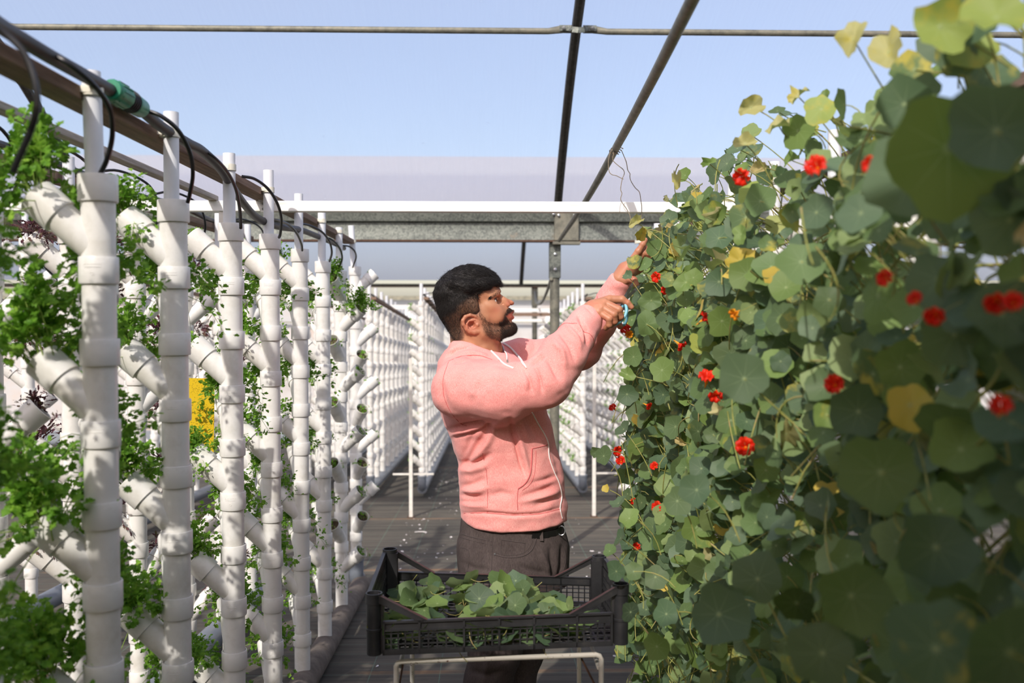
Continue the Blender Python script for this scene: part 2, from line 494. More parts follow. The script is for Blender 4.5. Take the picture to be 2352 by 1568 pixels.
    t = NT('dark_grey_denim'); n = t.noise(t.coord('Object', (1, 1, .3)), 300, 5, .7); n2 = t.noise(t.coord(), 7, 5, .6)
    f = t.math('ADD', t.math('MULTIPLY', n, .5), t.math('MULTIPLY', n2, .5))
    M['denim'] = t.done(t.bsdf(t.ramp(f, [(.35, lin(58, 50, 48)), (.65, lin(92, 82, 79))]), .9, 0, .15, t.bump(n, .3, .001)))
    M['dseam'] = simple('denim_seam', lin(70, 61, 59), .9, var=.1)
    M['leather'] = simple('black_leather', lin(28, 26, 26), .45)
    M['shoe'] = simple('shoe_cloth', lin(48, 46, 46), .8)
    M['sole'] = simple('shoe_sole', lin(200, 198, 190), .7)
    M['blue'] = simple('light_blue_handle', lin(122, 186, 206), .35, var=.05)
    M['blade'] = simple('scissor_steel', lin(130, 136, 150), .25, .9, var=.1)
mats()
# ================================================================== setting
def plane_grid(x0, x1, y0, y1, nx, ny, zf):
    xs = np.linspace(x0, x1, nx); ys = np.linspace(y0, y1, ny)
    X, Y = np.meshgrid(xs, ys); Z = zf(X, Y)
    V = np.stack([X.ravel(), Y.ravel(), Z.ravel()], 1)
    i = np.arange((ny - 1) * (nx - 1)); r = i // (nx - 1); c = i % (nx - 1); a = r * nx + c
    return V, np.stack([a, a + 1, a + nx + 1, a + nx], 1)

V, Fc = plane_grid(-15, 15, -8, 17, 31, 26, lambda X, Y: .27 - .055 * Y)
Vb = V.copy(); Vb[:, 2] -= .1
n = len(V)
me = mesh_np('floor', np.concatenate([V, Vb]), [np.concatenate([Fc, Fc[:, ::-1] + n])], M['floor'])
tag(addobj('floor', me), kind='structure')
V, Fc = plane_grid(-90, 90, 16.8, 140, 8, 8, lambda X, Y: -.75 + 0 * X)
tag(addobj('floor', mesh_np('floor_outside', V, Fc, M['earth'])), kind='structure')

def arch(bay):
    """profile of roof bay (y,z)"""
    y0 = bay * 6.7
    zend = 2.03 if bay == 1 else 2.29
    P = []
    for u in np.linspace(0, 6.7, 33):
        h = 1.31 * (1 - ((u - 3.35) / 3.35) ** 2) * (.70 if bay == 1 else 1.0)
        P.append(Vector((0, y0 + u, 2.29 + (zend - 2.29) * u / 6.7 + h)))
    return P

mb = MB(); mb.bar((0, -.05, 2.30), (0, .22, 2.50), 28, .02); tag(mb.obj('shade_strip', M['galv'], sharp=0), kind='structure')  # unseen strip added to keep sun off the foreground
for bay in (-1, 0, 1):
    pr = arch(bay)
    xs = np.linspace(-14, 14, 15)
    V = np.array([[x, p.y, p.z + .035] for p in pr for x in xs])
    nx = len(xs); i = np.arange((len(pr) - 1) * (nx - 1)); r = i // (nx - 1); c = i % (nx - 1); a = r * nx + c
    rm = {-1: M['galv'], 0: M['film'], 1: M['film_far']}[bay]  # bay behind the camera: unseen opaque sheet, added to shade the foreground
    tag(addobj('ceiling', mesh_np('roof_film_or_shade', V, np.stack([a, a + 1, a + nx + 1, a + nx], 1), rm)), kind='structure')
    if bay >= 0:
        for kx, X in enumerate((-5.9, -2.7, .50, 3.70)):
            mb = MB()
            pts = [Vector((X, p.y, p.z)) for p in (pr[25:] if bay else pr)] + ([Vector((X, 13.4, at(1228, 660, 13.4).z + .02))] if bay == 1 else [])
            mb.tube(pts, .028, 10)
            o = mb.obj('roof_hoop', M['hoop'])
            side = ['far left, partly behind the rails', 'at the left behind the wooden rails', 'running up beside the centre of the roof', 'at the right above the leaves'][kx]
            tag(o, 'dark steel roof hoop of the %s bay, %s' % (['near', 'far'][bay], side), 'roof hoop')
    # purlins run across
    if bay == 0:
        hs = [-5.9, -2.7, .50, 3.70]
        for seg in range(3):
            a, b = hs[seg] + .03, hs[seg + 1] - .03
            Y = 5.22; Z = at(1325, 62, Y).z - .012
            mb = MB()
            n0 = 10
            pts = [(a, .004), (a + .05, .006), (a + .13, .017), (b - .13, .017), (b - .05, .006), (b, .004)]
            # flattened ends: draw as a tube whose height shrinks
            ring = []
            for (x, hh) in pts:
                for k in range(12):
                    an = 2 * PI * k / 12
                    wd = .017 if hh > .01 else .022
                    ring.append((x, Y + math.cos(an) * (hh if hh < .01 else .017), Z + math.sin(an) * wd - (.012 if hh > .01 else 0) * min(1, 1)))
            Fq = []
            for q in range(5):
                for k in range(12):
                    k2 = (k + 1) % 12
                    Fq.append((q * 12 + k, q * 12 + k2, q * 12 + 12 + k2, q * 12 + 12 + k))
            Fq.append(tuple(range(12))); Fq.append(tuple(60 + k for k in range(12)))
            mb.add(ring, Fq)
            o = mb.obj('roof_purlin', M['steel'])
            tag(o, 'grey steel purlin tube with flattened ends, ' + ['outside the left hoop', 'spanning left of the centre hoop', 'running right from the centre hoop into the leaves'][seg], 'purlin')
        # saddle clamp on the centre hoop
        c = Vector((.50, 5.22, at(1325, 62, 5.22).z - .012))
        root = empty('hoop_clamp', c + Vector((0, 0, 0)), 'steel saddle clamp with bolts joining the purlin ends to the centre hoop', 'clamp')
        pts = []
        mb = MB()
        prof = [(-.10, 0), (-.055, 0), (-.04, -.012), (-.032, -.035), (0, -.048), (.032, -.035), (.04, -.012), (.055, 0), (.10, 0)]
        for i in range(len(prof) - 1):
            (x0, z0), (x1, z1) = prof[i], prof[i + 1]
            mb.bar((x0, -.02 + z0 * .6, z0 * .4), (x1, -.02 + z1 * .6, z1 * .4), .03, .006, up=(0, -1, 0))
        mb.obj('saddle', M['galv'], root, world=False)
        for sx in (-.078, .078):
            b = MB(); b.lathe([(0, .008), (.008, .011), (.016, .011), (.017, .005), (.04, .005)], (sx, -.02, 0), (0, -1, -.3), 8)
            b.obj('bolt', M['screw'], root, world=False)

# gutters -----------------------------------------------------------
def gutter(Y, zb, h, label, plate=True):
    root = empty('gutter_beam', (0, Y, zb), label, 'gutter beam')
    mb = MB()
    prof = [(-.06, 0), (-.06, .03 * h), (-.045, .30 * h), (-.045, .62 * h), (-.075, .68 * h), (-.085, h), (.085, h), (.075, .68 * h), (.045, .62 * h), (.045, 0)]
    n = len(prof)
    V = [(x, y, z) for x in (-14, 14) for (y, z) in prof]
    Fq = [(i, (i + 1) % n, n + (i + 1) % n, n + i) for i in range(n)] + [tuple(range(n))[::-1], tuple(range(n, 2 * n))]
    mb.add(V, Fq); mb.obj('gutter_trough', M['galv'], root, world=False, sharp=20)
    fl = MB(); fl.box((0, -.035, -.006), (28, .09, .012)); fl.obj('bottom_flange', M['rusty'], root, world=False)
    if plate:
        pl = MB(); pl.box((.56, -.082, h * .48), (.17, .02, h * 1.02), bev=.004); pl.box((.56, -.05, -.02), (.19, .09, .02))
        pl.obj('joint_plate', M['steel'], root, world=False)
        for (dx, dz) in ((-.09, .93), (-.055, .88), (.055, .88)):
            b = MB(); b.lathe([(0, .010), (.012, .010), (.014, .006)], (.56 + dx, -.093, h * dz), (0, -1, 0), 8)
            b.obj('bolt', M['screw'], root, world=False)
    return root
G1 = at(1276, 553, 6.7).z; G1t = at(1276, 487, 6.6).z
gutter(6.7, G1, G1t - G1, 'galvanised gutter beam crossing behind the white beam over the post')
G2 = at(1228, 660, 13.4).z
gutter(13.4, G2 + .012, .035, 'thin far gutter beam level with the man\'s hair', False)

# posts
def post(px, Y, ztop, label, r=.034, sleeve=True):
    x = at(px, 700, Y).x; fz = floor_z(Y)
    root = empty('steel_post', (x, Y, fz), label, 'post')
    mb = MB(); mb.lathe([(0, r), (ztop - fz, r)], (0, 0, 0)); mb.obj('post_tube', M['steel'], root, world=False)
    if sleeve:
        s = MB(); s.box((0, 0, ztop - fz - .125), (r * 2.35, r * 2.35, .25), bev=.004); s.obj('sleeve', M['galv'], root, world=False)
        for (dz, rr) in ((.19, .012), (.085, .010)):
            b = MB(); b.lathe([(0, rr), (.01, rr), (.012, rr * .6)], (0, -r * 1.17, ztop - fz - dz), (0, -1, 0), 10)
            b.obj('bolt', M['screw'], root, world=False)
    else:
        s = MB(); s.box((0, 0, ztop - fz - .14), (r * 2.4, r * 2.2, .28), bev=.004); s.obj('sleeve', M['steel'], root, world=False)
    return root
post(1274, 6.7, G1 - .012, 'round steel post with bolted sleeve under the near gutter beam')
post(1228, 13.4, G2 + .02, 'thin far steel post seen right of the man\'s face', .036, False)

# tie rod of the truss, from the post toward the camera
pts = [at(1285, 552, 6.55), at(1342, 467, 4.4), at(1412, 345, 3.3), at(1500, 180, 2.45), at(1590, 0, 1.90)]
_d = (pts[-1] - pts[-2]).normalized(); pts += [pts[-1] + _d * .8, pts[-1] + _d * 2.6]
mb = MB(); mb.tube(spline(pts, 4), .0135, 12)
tag(mb.obj('tie_rod', M['steel']), 'slim steel tie rod slanting from the post up over the camera', 'tie rod')
# a wire knot of twine on it
def twine(px_pts, D, r=.0013):
    return [at(x, y, D + dd) for (x, y, dd) in px_pts]
troot = empty('twine_loop', at(1412, 345, 3.3), 'loop of old twine knotted on the tie rod and hanging over the white beam', 'twine')
k = 1 / 7.47
def tp(L): return [at(1380 + x * k, 320 + y * k, 3.26) for x, y in L]
a = MB(); a.tube(spline(tp([(225, 250), (205, 300), (215, 370), (300, 450), (385, 520), (403, 590), (370, 670), (352, 760), (340, 860), (362, 930), (340, 1020), (370, 1090), (440, 1190), (497, 1300), (520, 1390), (580, 1443), (640, 1430), (690, 1370), (700, 1260), (700, 1140), (680, 1000), (660, 900), (590, 830), (520, 720), (498, 640), (500, 590), (460, 520), (440, 400), (390, 270), (350, 180)]), 5), .0014, 6)
a.obj('hanging_strand', M['twine'], troot)
a = MB(); a.tube(spline(tp([(215, 160), (160, 240), (130, 380), (140, 540), (190, 605), (260, 620), (340, 660), (390, 682)]), 5), .0013, 6)
a.obj('loose_end', M['twine'], troot)
a = MB()
for q in range(4):
    c = at(1380 + (225 + q * 26) * k, 320 + (225 - q * 32) * k, 3.29)
    ring = [c + Vector((math.cos(t) * .0155, -.002 + math.sin(t) * .0155, math.cos(t) * -.006 + math.sin(t * 2) * .003)) for t in np.linspace(0, 2 * PI, 17)]
    a.tube(ring, .0014, 6)
a.lathe([(-.006, .001), (-.003, .005), (.003, .005), (.006, .001)], at(1410, 352, 3.27), (1, 0, .3), 8)
a.obj('knot', M['twine'], troot)

# white cross beam (front, y = 3.43) with its left posts
YB = 3.43
zt = at(900, 461.5, YB).z; zb = at(900, 486, YB).z
mb = MB(); mb.bar((-3.2, YB + .02, (zt + zb) / 2), (2.4, YB + .02, (zt + zb) / 2), .04, zt - zb, bev=.002)
tag(mb.obj('cross_beam', M['beam']), 'white painted cross beam carrying the rails above the man', 'beam')
zr = zt   # rails lie on the beam
for i, (X, mat, lab) in enumerate(((-.93, 'whitemetal', 'white square leg standing among the left towers under the cross beam'), (1.12, 'whitemetal', 'white square leg hidden among the climbing leaves at the right'), (-2.2, 'whitemetal', 'white square leg at the far left under the cross beam'))):
    mb = MB(); f = floor_z(YB); mb.box((X, YB + .02, (f + zb) / 2), (.03, .03, zb - f), bev=.002)
    tag(mb.obj('frame_leg', M[mat]), lab, 'leg')

# wooden rails along the rows
def rail(X, y0, y1, wd, th, mat, label, z=None, brackets=True):
    z = zr if z is None else z
    root = empty('wooden_rail', (X, y0, z), label, 'rail')
    mb = MB(); mb.bar((0, 0, th / 2), (0, y1 - y0, th / 2), wd, th, bev=.002)
    mb.obj('batten', M[mat], root, world=False)
    if brackets:
        b = MB()
        yy = YB - y0
        b.box((.0, yy - .003, -.021), (.022, .004, .04)); b.box((0, yy - .02, -.002), (.022, .036, .003))
        br = b.obj('angle_bracket', M['screw'], root, world=False)
        for dz in (-.012, -.03):
            s = MB(); s.lathe([(0, .005), (.003, .005), (.005, .002)], (0, yy - .005, dz), (0, -1, 0), 8)
            s.obj('screw', M['galv'], br, world=False)
    return root
rail(-.785, -1.2, 5.55, .06, .026, 'wood', 'brown weathered rail carrying the nearest tower row')
rail(-.965, -1.2, YB + .02, .032, .018, 'batten', 'thin pale batten between the two left tower rows', brackets=False)
rail(-1.31, -1.2, 5.35, .06, .026, 'wood', 'brown rail behind the pale batten over the second tower row')
rail(.975, -1.2, 5.55, .06, .026, 'wood', 'rail over the nasturtium row at the right')

# ================================================================== towers
PITCH = .1545
def ring_mesh(seg=28):
    m = MB()
    m.lathe([(0, .0325), (0, .0352), (.002, .0362), (.049, .0362), (.051, .0352), (.051, .0325)], seg=seg, cap0=False, cap1=False)
    return m.mesh('coupling', M['pvc'])
def marked_ring():
    m = MB()
    m.lathe([(0, .0325), (0, .0352), (.002, .0362), (.049, .0362), (.051, .0352), (.051, .0325)], seg=28, cap0=False, cap1=False)
    def P(a, z): a = math.radians(-88 + a); return (.0363 * math.cos(a), .0363 * math.sin(a), z)
    m.tube([P(a, .036 + .001 * math.sin(a)) for a in range(-26, 27, 4)], .0004, 5)
    m.tube([P(a, .031 + .0008 * math.sin(a * .9)) for a in range(-24, 25, 3)], .0006, 5)
    m.tube([P(5.5 * math.cos(t), .018 + .0032 * math.sin(t)) for t in np.linspace(0, 2 * PI, 13)], .0005, 5)
    m.tube([P(2.5 * math.cos(t), .018 + .0015 * math.sin(t)) for t in np.linspace(0, 2 * PI, 7)], .0004, 5)
    return m.mesh('coupling_marked', M['pvc'])
def pocket_mesh(seg=24):
    m = MB(); s = math.sqrt(.5)
    d = Vector((.74, 0, .672)).normalized()
    m.lathe([(-.005, .026), (.02, .031), (.094, .0315), (.095, .0362), (.152, .0366), (.154, .035), (.152, .0335), (.10, .033), (.098, .0)], (0, 0, 0), d, seg, cap0=True, cap1=False)
    return m.mesh('planting_pocket', M['pvc'])
def plug_mesh():
    m = MB(); d = Vector((.74, 0, .672)).normalized()
    m.lathe([(.10, .0325), (.128, .0325), (.13, .02), (.131, 0)], (0, 0, 0), d, 16, cap0=False, cap1=False)
    return m.mesh('growing_plug', M['soil'])
CPL = ring_mesh(); CPLM = marked_ring(); PKT = pocket_mesh(); PLG = plug_mesh()
CPLf = ring_mesh(14); PKTf = pocket_mesh(12)
clipm = MB()
clipm.lathe([(-.009, .0182), (-.009, .0205), (.009, .0205), (.009, .0182)], (0, 0, 0), (0, 0, 1), 20, False, False)
clipm.box((-.030, 0, 0), (.022, .012, .018), bev=.002); clipm.box((-.012, -.0195, 0), (.034, .003, .010)); clipm.box((-.038, 0, 0), (.006, .022, .022), bev=.002)
CLIP = clipm.mesh('pipe_clip', M['clip'])

POCKETS = {}   # key -> list of (mouth world point, outward dir)
def tower(key, x, y, ztop, zbot, azf, label, group=None, sc=1.0, fine=True, feed=.2, nmod=None, lean=0.0, bottom='drain', clip_=False):
    """planting tower hung from ztop down to zbot; azf(k) gives the azimuths in degrees of pockets in module k"""
    root = empty('planting_tower', (x, y, zbot), label, 'planting tower', group)
    H = ztop - zbot; pit = PITCH * sc
    m = MB(); sg = 26 if fine else 14
    m.lathe([(0, .031 * sc), (H - .004, .031 * sc), (H, .034 * sc), (H, .0325 * sc), (H - .03, .031 * sc)], seg=sg, cap1=True)
    m.obj('riser_pipe', M['pvc'], root, world=False)
    n = int((H - .03) / pit) + 1
    if nmod: n = nmod
    lst = []
    for k in range(n):
        zk = H - .051 * sc - pit * k
        if zk < .05: break
        c = addobj('coupling', (CPL if k % 2 == 0 else CPLM) if fine else CPLf, root, (0, 0, zk), world=False); c.scale = (sc,) * 3
        if k < n - 1 and zk - pit > .05:
            for az in azf(k):
                p = addobj('planting_pocket', PKT if fine else PKTf, root, world=False)
                zz = zk - pit + .051 * sc + .012 * sc
                p.location = (0, 0, zz); p.rotation_euler = (0, 0, math.radians(az)); p.scale = (sc,) * 3
                g = addobj('growing_plug', PLG, p, world=False)
                d = Vector((.74 * math.cos(math.radians(az)), .74 * math.sin(math.radians(az)), .672)).normalized()
                lst.append((Vector((x, y, zbot + zz)) + d * .135 * sc, d, k))
    if feed:
        f = MB(); f.lathe([(0, .0175 * sc), (feed + .06, .0175 * sc), (feed + .06, .0155 * sc), (feed + .05, .0155 * sc)], (-.004, 0, H - .05), (lean, .012, 1), 18)
        f.obj('feed_pipe', M['feed'], root, world=False)
        if clip_:
            c = addobj('pipe_clip', CLIP, root, (-.004 + lean * (zr + .018 - ztop), 0, zr + .018 - zbot), world=False)
    if bottom == 'elbow':
        e = MB()
        e.lathe([(0, .036 * sc), (0, .042 * sc), (.05 * sc, .042 * sc), (.055 * sc, .046 * sc), (.075 * sc, .046 * sc), (.075 * sc, .034 * sc)], (0, 0, 0), (0, 0, 1), 22)
        pts = [Vector((0, 0, .01)), Vector((0, 0, -.02 * sc)), Vector((0, .015 * sc, -.05 * sc)), Vector((0, .05 * sc, -.065 * sc)), Vector((0, .09 * sc, -.067 * sc))]
        e.tube(spline(pts, 4), .042 * sc, 20)
        e.obj('drain_elbow', M['greypipe'], root, world=False)
    POCKETS[key] = lst
    return root

def pipe_y(name, X, y0, y1, z_of, r, mat, label, cat='drain pipe'):
    mb = MB(); mb.tube([(X, y, z_of(y)) for y in np.linspace(y0, y1, 5)], r, 24)
    return tag(mb.obj(name, M[mat]), label, cat)

# --- row A: nearest row on the left
AX = -.732
ADIST = [.40, .88, 1.36, 1.84, 2.26, 2.78, 3.28, 3.86, 4.36, 4.92, 5.58]
FX = {3: (220, 402, 243, 1560), 4: (400, 460, 418, 1560), 5: (530, 513, 541, 1560), 6: (621, 538, 628, 1560), 7: (680, 572, 692, 1505), 8: (740, 600, 745, 1440), 9: (773, 622, 784, 1380), 10: (804, 612, 811, 1330)}
names = {0: 'beside the camera, out at the left', 1: 'just out of frame at the left', 2: 'cut by the left edge of the frame', 3: 'nearest whole tower at the left edge', 4: 'second whole tower of the near left row', 5: 'third tower of the near left row, left of the yellow card', 6: 'fourth tower of the near left row, under the bracket', 7: 'fifth tower of the near left row', 8: 'sixth tower of the near left row', 9: 'seventh tower, its pockets pointing at the camera', 10: 'last tower of the near left row, on the grey elbow'}
names[5] = 'third tower of the near left row, right of the yellow card'
def azA(i):
    def f(k):
        if i == 9: return [-105] if k % 2 == 0 else [-18]
        if i == 10: return [12] if k % 2 == 0 else [-62]
        return [180 + 4 * math.sin(i * 3 + k)] if k % 2 == 0 else [112]
    return f
ztopA = {}
for i, y in enumerate(ADIST):
    if i in FX:
        px, py, pxb, pyb = FX[i]
        P = at(px, py, y); x = at((px + pxb) / 2, (py + pyb) / 2, y).x; zt_ = P.z
    else:
        x = AX; zt_ = 1.868
    x = .5 * x + .5 * AX
    ztopA[i] = zt_
    zb_ = floor_z(y) + (.085 if i < 10 else .14)
    feedtop = {3: 178, 4: 268, 5: 360, 6: 397, 7: 450, 8: 491, 9: 526, 10: 521}.get(i)
    fd = at(500, feedtop, y).z - zt_ if feedtop else .19
    tower(('A', i), x, y, zt_, zb_, azA(i), 'white pocketed growing tower, ' + names[i], 'near left row of towers', feed=fd, lean=(-.03 if i == 3 else -.06 if i == 10 else 0), bottom='elbow' if i == 10 else 'drain', clip_=i not in (7,))
pipe_y('drain_pipe', AX, -.8, 5.60, lambda y: floor_z(y) + .055, .052, 'drain', 'dusty brown drain pipe on the floor under the near left row')

# --- row B: second left row
BX = -1.25
for i, y in enumerate([.9, 1.45, 1.95, 2.45, 2.93, 3.46, 4.02, 4.55, 5.1]):
    zt_ = 1.86
    lab = 'white tower of purple leaves, %s in the second left row' % ['beside the camera', 'out of frame nearest', 'first behind the left edge', 'second from the left edge', 'third from the left edge', 'fourth from the left edge', 'fifth from the left edge', 'last but one', 'last and farthest'][i]
    tower(('B', i), BX, y, zt_, floor_z(y) + .12, (lambda i: lambda k: [195] if k % 2 == 0 else [20 + 14 * (i % 3)])(i), lab, 'second left row of towers', fine=i in (4, 5), feed=.2, clip_=False)
pipe_y('drain_pipe', BX, -.8, 5.2, lambda y: floor_z(y) + .09, .055, 'greypipe', 'blue-grey drain pipe under the second left row')

# --- row C: right row that carries the nasturtiums
CX = .92
CD = [-.1, .42, .94, 1.46, 1.98, 2.50, 3.02, 3.54, 4.06, 4.58, 5.1, 5.6]
for i, y in enumerate(CD):
    lab = 'white tower behind the nasturtium leaves, %s along the right row' % (['behind the camera', 'beside the camera'] + ORD)[i]
    tower(('C', i), CX, y, 1.87, floor_z(y) + .085, (lambda i: lambda k: [178 + 8 * math.sin(i + k)] if k % 2 == 0 else [235])(i), lab, 'right row of towers', fine=i > 5, feed=.2, clip_=i > 5)
pipe_y('drain_pipe', CX, -.8, 5.65, lambda y: floor_z(y) + .055, .052, 'drain', 'drain pipe under the nasturtium row')

# --- background rows beyond the cross aisle
BGT = []
def bgrow(key, X, y0, n, azs, lab, first_px=None, dy=.56, sc=.98):
    for i in range(n):
        y = y0 + dy * i
        zb_ = floor_z(y) + .16; zt_ = zb_ + 1.82
        nm = '%s tower from the front in the background row %s' % (ORD[i], lab)
        t = tower((key, i), X, y, zt_, zb_, (lambda k: [azs[k % len(azs)]]) if (key != 'E' or i == 0) else (lambda k: [[82, 100][k % 2]]), nm, 'background towers ' + lab, sc=sc, fine=False, feed=.17, bottom='elbow' if i == 0 else 'drain')
    pipe_y('drain_pipe', X, y0, y0 + dy * n, lambda y: floor_z(y) + .10, .05, 'greypipe', 'grey drain pipe under the background row ' + lab)
    # frame rail over the row
    mb = MB(); mb.bar((X + .05, y0 - .1, floor_z(y0) + 2.01), (X + .05, y0 + dy * n, floor_z(y0 + dy * n) + 2.01), .05, .026)
    tag(mb.obj('wooden_rail', M['wood']), 'rail over the background row ' + lab, 'rail')
xD = at(850, 900, 9.6).x; xE = at(969, 900, 9.6).x; xF = at(1339, 900, 9.6).x
bgrow('D', xD, 9.6, 12, [80, 104], 'left of the man')
bgrow('E', xE, 9.6, 12, [205, 190], 'just behind the man')
bgrow('F', xF, 9.6, 11, [205, 160], 'right of the steel post')
bgrow('G', xF + .62, 8.9, 12, [200, 165], 'behind the nasturtium edge')
bgrow('H', xD - .62, 9.6, 9, [185, 140], 'left behind the near rows')
bgrow('I', -2.75, 6.9, 9, [190, 20], 'far left beyond the near towers')
bgrow('J', -2.3, 3.2, 5, [190, 20], 'left behind the second row')
# stands below them
for (X, lab) in ((-.83, 'left of the man'), (.985 + .0, 'right of the steel post'), (1.62, 'behind the nasturtium edge')):
    y = 9.0 if X < 0 else 8.8
    f = floor_z(y)
    xx = at(944, 1190, 8.4).x if X < 0 else (at(1364, 1185, 8.4).x if X < 1.2 else X)
    y = 8.4; f = floor_z(y)
    root = empty('row_stand', (xx, y, f), 'white angle-iron stand with crossbar, ' + lab, 'stand')
    mb = MB(); mb.box((0, 0, .7), (.03, .03, 1.4)); mb.obj('upright', M['whitemetal'], root, world=False)
    mb = MB(); mb.box((.02 if X < 0 else .18, .02, .38), (.36, .02, .014)); mb.obj('crossbar', M['whitemetal'], root, world=False)
    mb = MB(); mb.box((0, 0, .004), (.06, .06, .008)); mb.obj('foot', M['rusty'], root, world=False)
# white bars across the background
for (px0, px1, py0, py1, Y, mat, lab, c_) in ((1150, 1560, 708, 716, 11.0, 'beam', 'upper white bar across the background', 'bar'), (1150, 1330, 732, 739, 11.4, 'beam', 'lower white bar across the background', 'bar'), (1150, 1300, 718, 726, 11.8, 'wood', 'thin orange-brown batten between the white background bars', 'batten'), (760, 1010, 700, 710, 11.6, 'beam', 'white bar behind the background tower tops', 'bar')):
    a = at(px0, (py0 + py1) / 2, Y); b = at(px1, (py0 + py1) / 2, Y)
    mb = MB(); mb.bar((a.x, Y, a.z), (b.x, Y, a.z), .03, (py1 - py0) / F * Y); tag(mb.obj('cross_bar', M[mat]), lab, c_)

# far wall and side walls (milky sheet), low board
def sheet(name, pts):
    me = bpy.data.meshes.new(name); me.from_pydata(pts, [], [(0, 1, 2, 3)]); me.materials.append(M['sheet'])
    tag(addobj(name, me), kind='structure')
sheet('wall_far', [(-14, 16.7, -.7), (14, 16.7, -.7), (14, 16.7, 1.9), (-14, 16.7, 1.9)])
sheet('wall_left', [(-14, -7, .6), (-14, 16.7, -.7), (-14, 16.7, 2.4), (-14, -7, 2.4)])
sheet('wall_right', [(14, -7, .6), (14, 16.7, -.7), (14, 16.7, 2.4), (14, -7, 2.4)])
mb = MB(); mb.box((0, 16.6, -.55), (28, .05, .28)); tag(mb.obj('baseboard_far', M['greypipe']), kind='structure')
mb = MB(); mb.box((0, 16.62, 1.87), (28, .06, .07)); mb.box((0, 16.62, 1.45), (28, .04, .02)); tag(mb.obj('trim_1', M['steel']), kind='structure')
# thick grey cable from the near post down to the far post
mb = MB(); mb.tube(spline([at(1266, 640, 6.65), at(1258, 665, 7.4), at(1247, 690, 8.6), at(1238, 698, 10), at(1231, 692, 12), at(1228, 668, 13.3)], 6), .012, 8)
tag(mb.obj('hanging_cable', M['steel']), 'grey cable sagging beside the near post', 'cable')

# ================================================================== hoses
def hose_pt(px, py, Y): return at(px, py, Y)
hr = empty('supply_hose', at(260, 205, 1.92), 'dusty black supply hose on the near rail feeding black loops to the towers', 'hose')
H1 = [at(-260, -95, 1.1), at(-60, 20, 1.36), at(20, 72, 1.5), at(110, 127, 1.62), at(180, 166, 1.75), at(262, 212, 1.92)]
H2 = [at(322, 250, 2.07), at(372, 292, 2.2), at(430, 328, 2.36), at(463, 346, 2.47), at(505, 386, 2.65), at(535, 432, 2.85), at(560, 468, 3.0), at(592, 501, 3.2), at(640, 520, 3.45), at(690, 528, 3.9), at(735, 545, 4.4), at(770, 560, 4.9), at(790, 570, 5.3)]
mb = MB(); mb.tube(spline(H1, 6), .0125, 14); mb.tube(spline(H2, 6), .0125, 14)
mb.obj('main_hose', M['hose'], hr)
a = at(255, 205, 1.90); b = at(328, 252, 2.08); d = (b - a).normalized(); L = (b - a).length
fit = MB()
fit.lathe([(0, .016), (0, .019), (.004, .021), (.012, .022), (L * .38, .023), (L * .40, .019)], a, d, 20)
fit2 = MB()
fit2.lathe([(L * .62, .019), (L * .64, .022), (L * .92, .020), (L * .96, .017), (L, .014)], a, d, 20)
for q in range(12):
    u, v, _ = frame_of(d); an = 2 * PI * q / 12; o = u * math.cos(an) + v * math.sin(an)
    fit.bar(a + d * .014 + o * .022, a + d * L * .36 + o * .0235, .003, .003, up=o)
f_ = fit.obj('hose_connector', M['greenfit'], hr); fit2.obj('connector_end', M['greenfit'], hr)
rg = MB(); rg.lathe([(L * .385, .018), (L * .39, .0215), (L * .63, .0215), (L * .635, .018)], a, d, 20)
for q in range(4): rg.lathe([(L * (.42 + q * .055), .0235), (L * (.435 + q * .055), .0235)], a, d, 20)
rg.obj('connector_ring', M['ringblack'], f_)
def loop(pts, Y, Yend):
    n = len(pts)
    return [at(x, y, Y[i]) for i, (x, y) in enumerate(pts)]
DR = [
 ([(-60, 40), (-10, 62), (60, 130), (84, 250), (30, 395)], [1.3, 1.33, 1.34, 1.34, 1.36]),
 ([(118, 125), (160, 148), (215, 195), (252, 250), (258, 310), (246, 365), (231, 398), (226, 412)], [1.63, 1.63, 1.68, 1.74, 1.78, 1.8, 1.82, 1.84]),
 ([(338, 254), (372, 268), (410, 300), (436, 350), (443, 400), (436, 445), (431, 465)], [2.10, 2.10, 2.13, 2.17, 2.2, 2.23, 2.24]),
 ([(463, 344), (490, 360), (520, 392), (541, 432), (550, 475), (553, 515), (553, 524)], [2.48, 2.50, 2.56, 2.62, 2.68, 2.74, 2.75]),
 ([(556, 405), (585, 411), (615, 433), (636, 465), (646, 500), (644, 535), (641, 545)], [2.95, 2.98, 3.04, 3.1, 3.16, 3.22, 3.25]),
 ([(588, 502), (630, 504), (660, 514), (681, 535), (692, 560), (694, 575)], [3.2, 3.35, 3.5, 3.62, 3.74, 3.8]),
 ([(684, 513), (712, 518), (740, 533), (757, 556), (762, 580), (757, 600)], [3.85, 3.95, 4.05, 4.15, 4.23, 4.3]),
 ([(738, 543), (762, 550), (780, 570), (786, 592), (780, 612), (777, 622)], [4.45, 4.5, 4.6, 4.7, 4.8, 4.86]),
 ([(788, 564), (802, 566), (814, 576), (818, 590), (813, 606), (810, 614)], [5.2, 5.25, 5.3, 5.38, 5.45, 5.52]),
]
for j, (p, Y) in enumerate(DR):
    mb = MB(); mb.tube(spline([at(x, y, Y[i]) for i, (x, y) in enumerate(p)], 6), .0048, 8)
    mb.obj('drip_loop', M['tube'], hr)
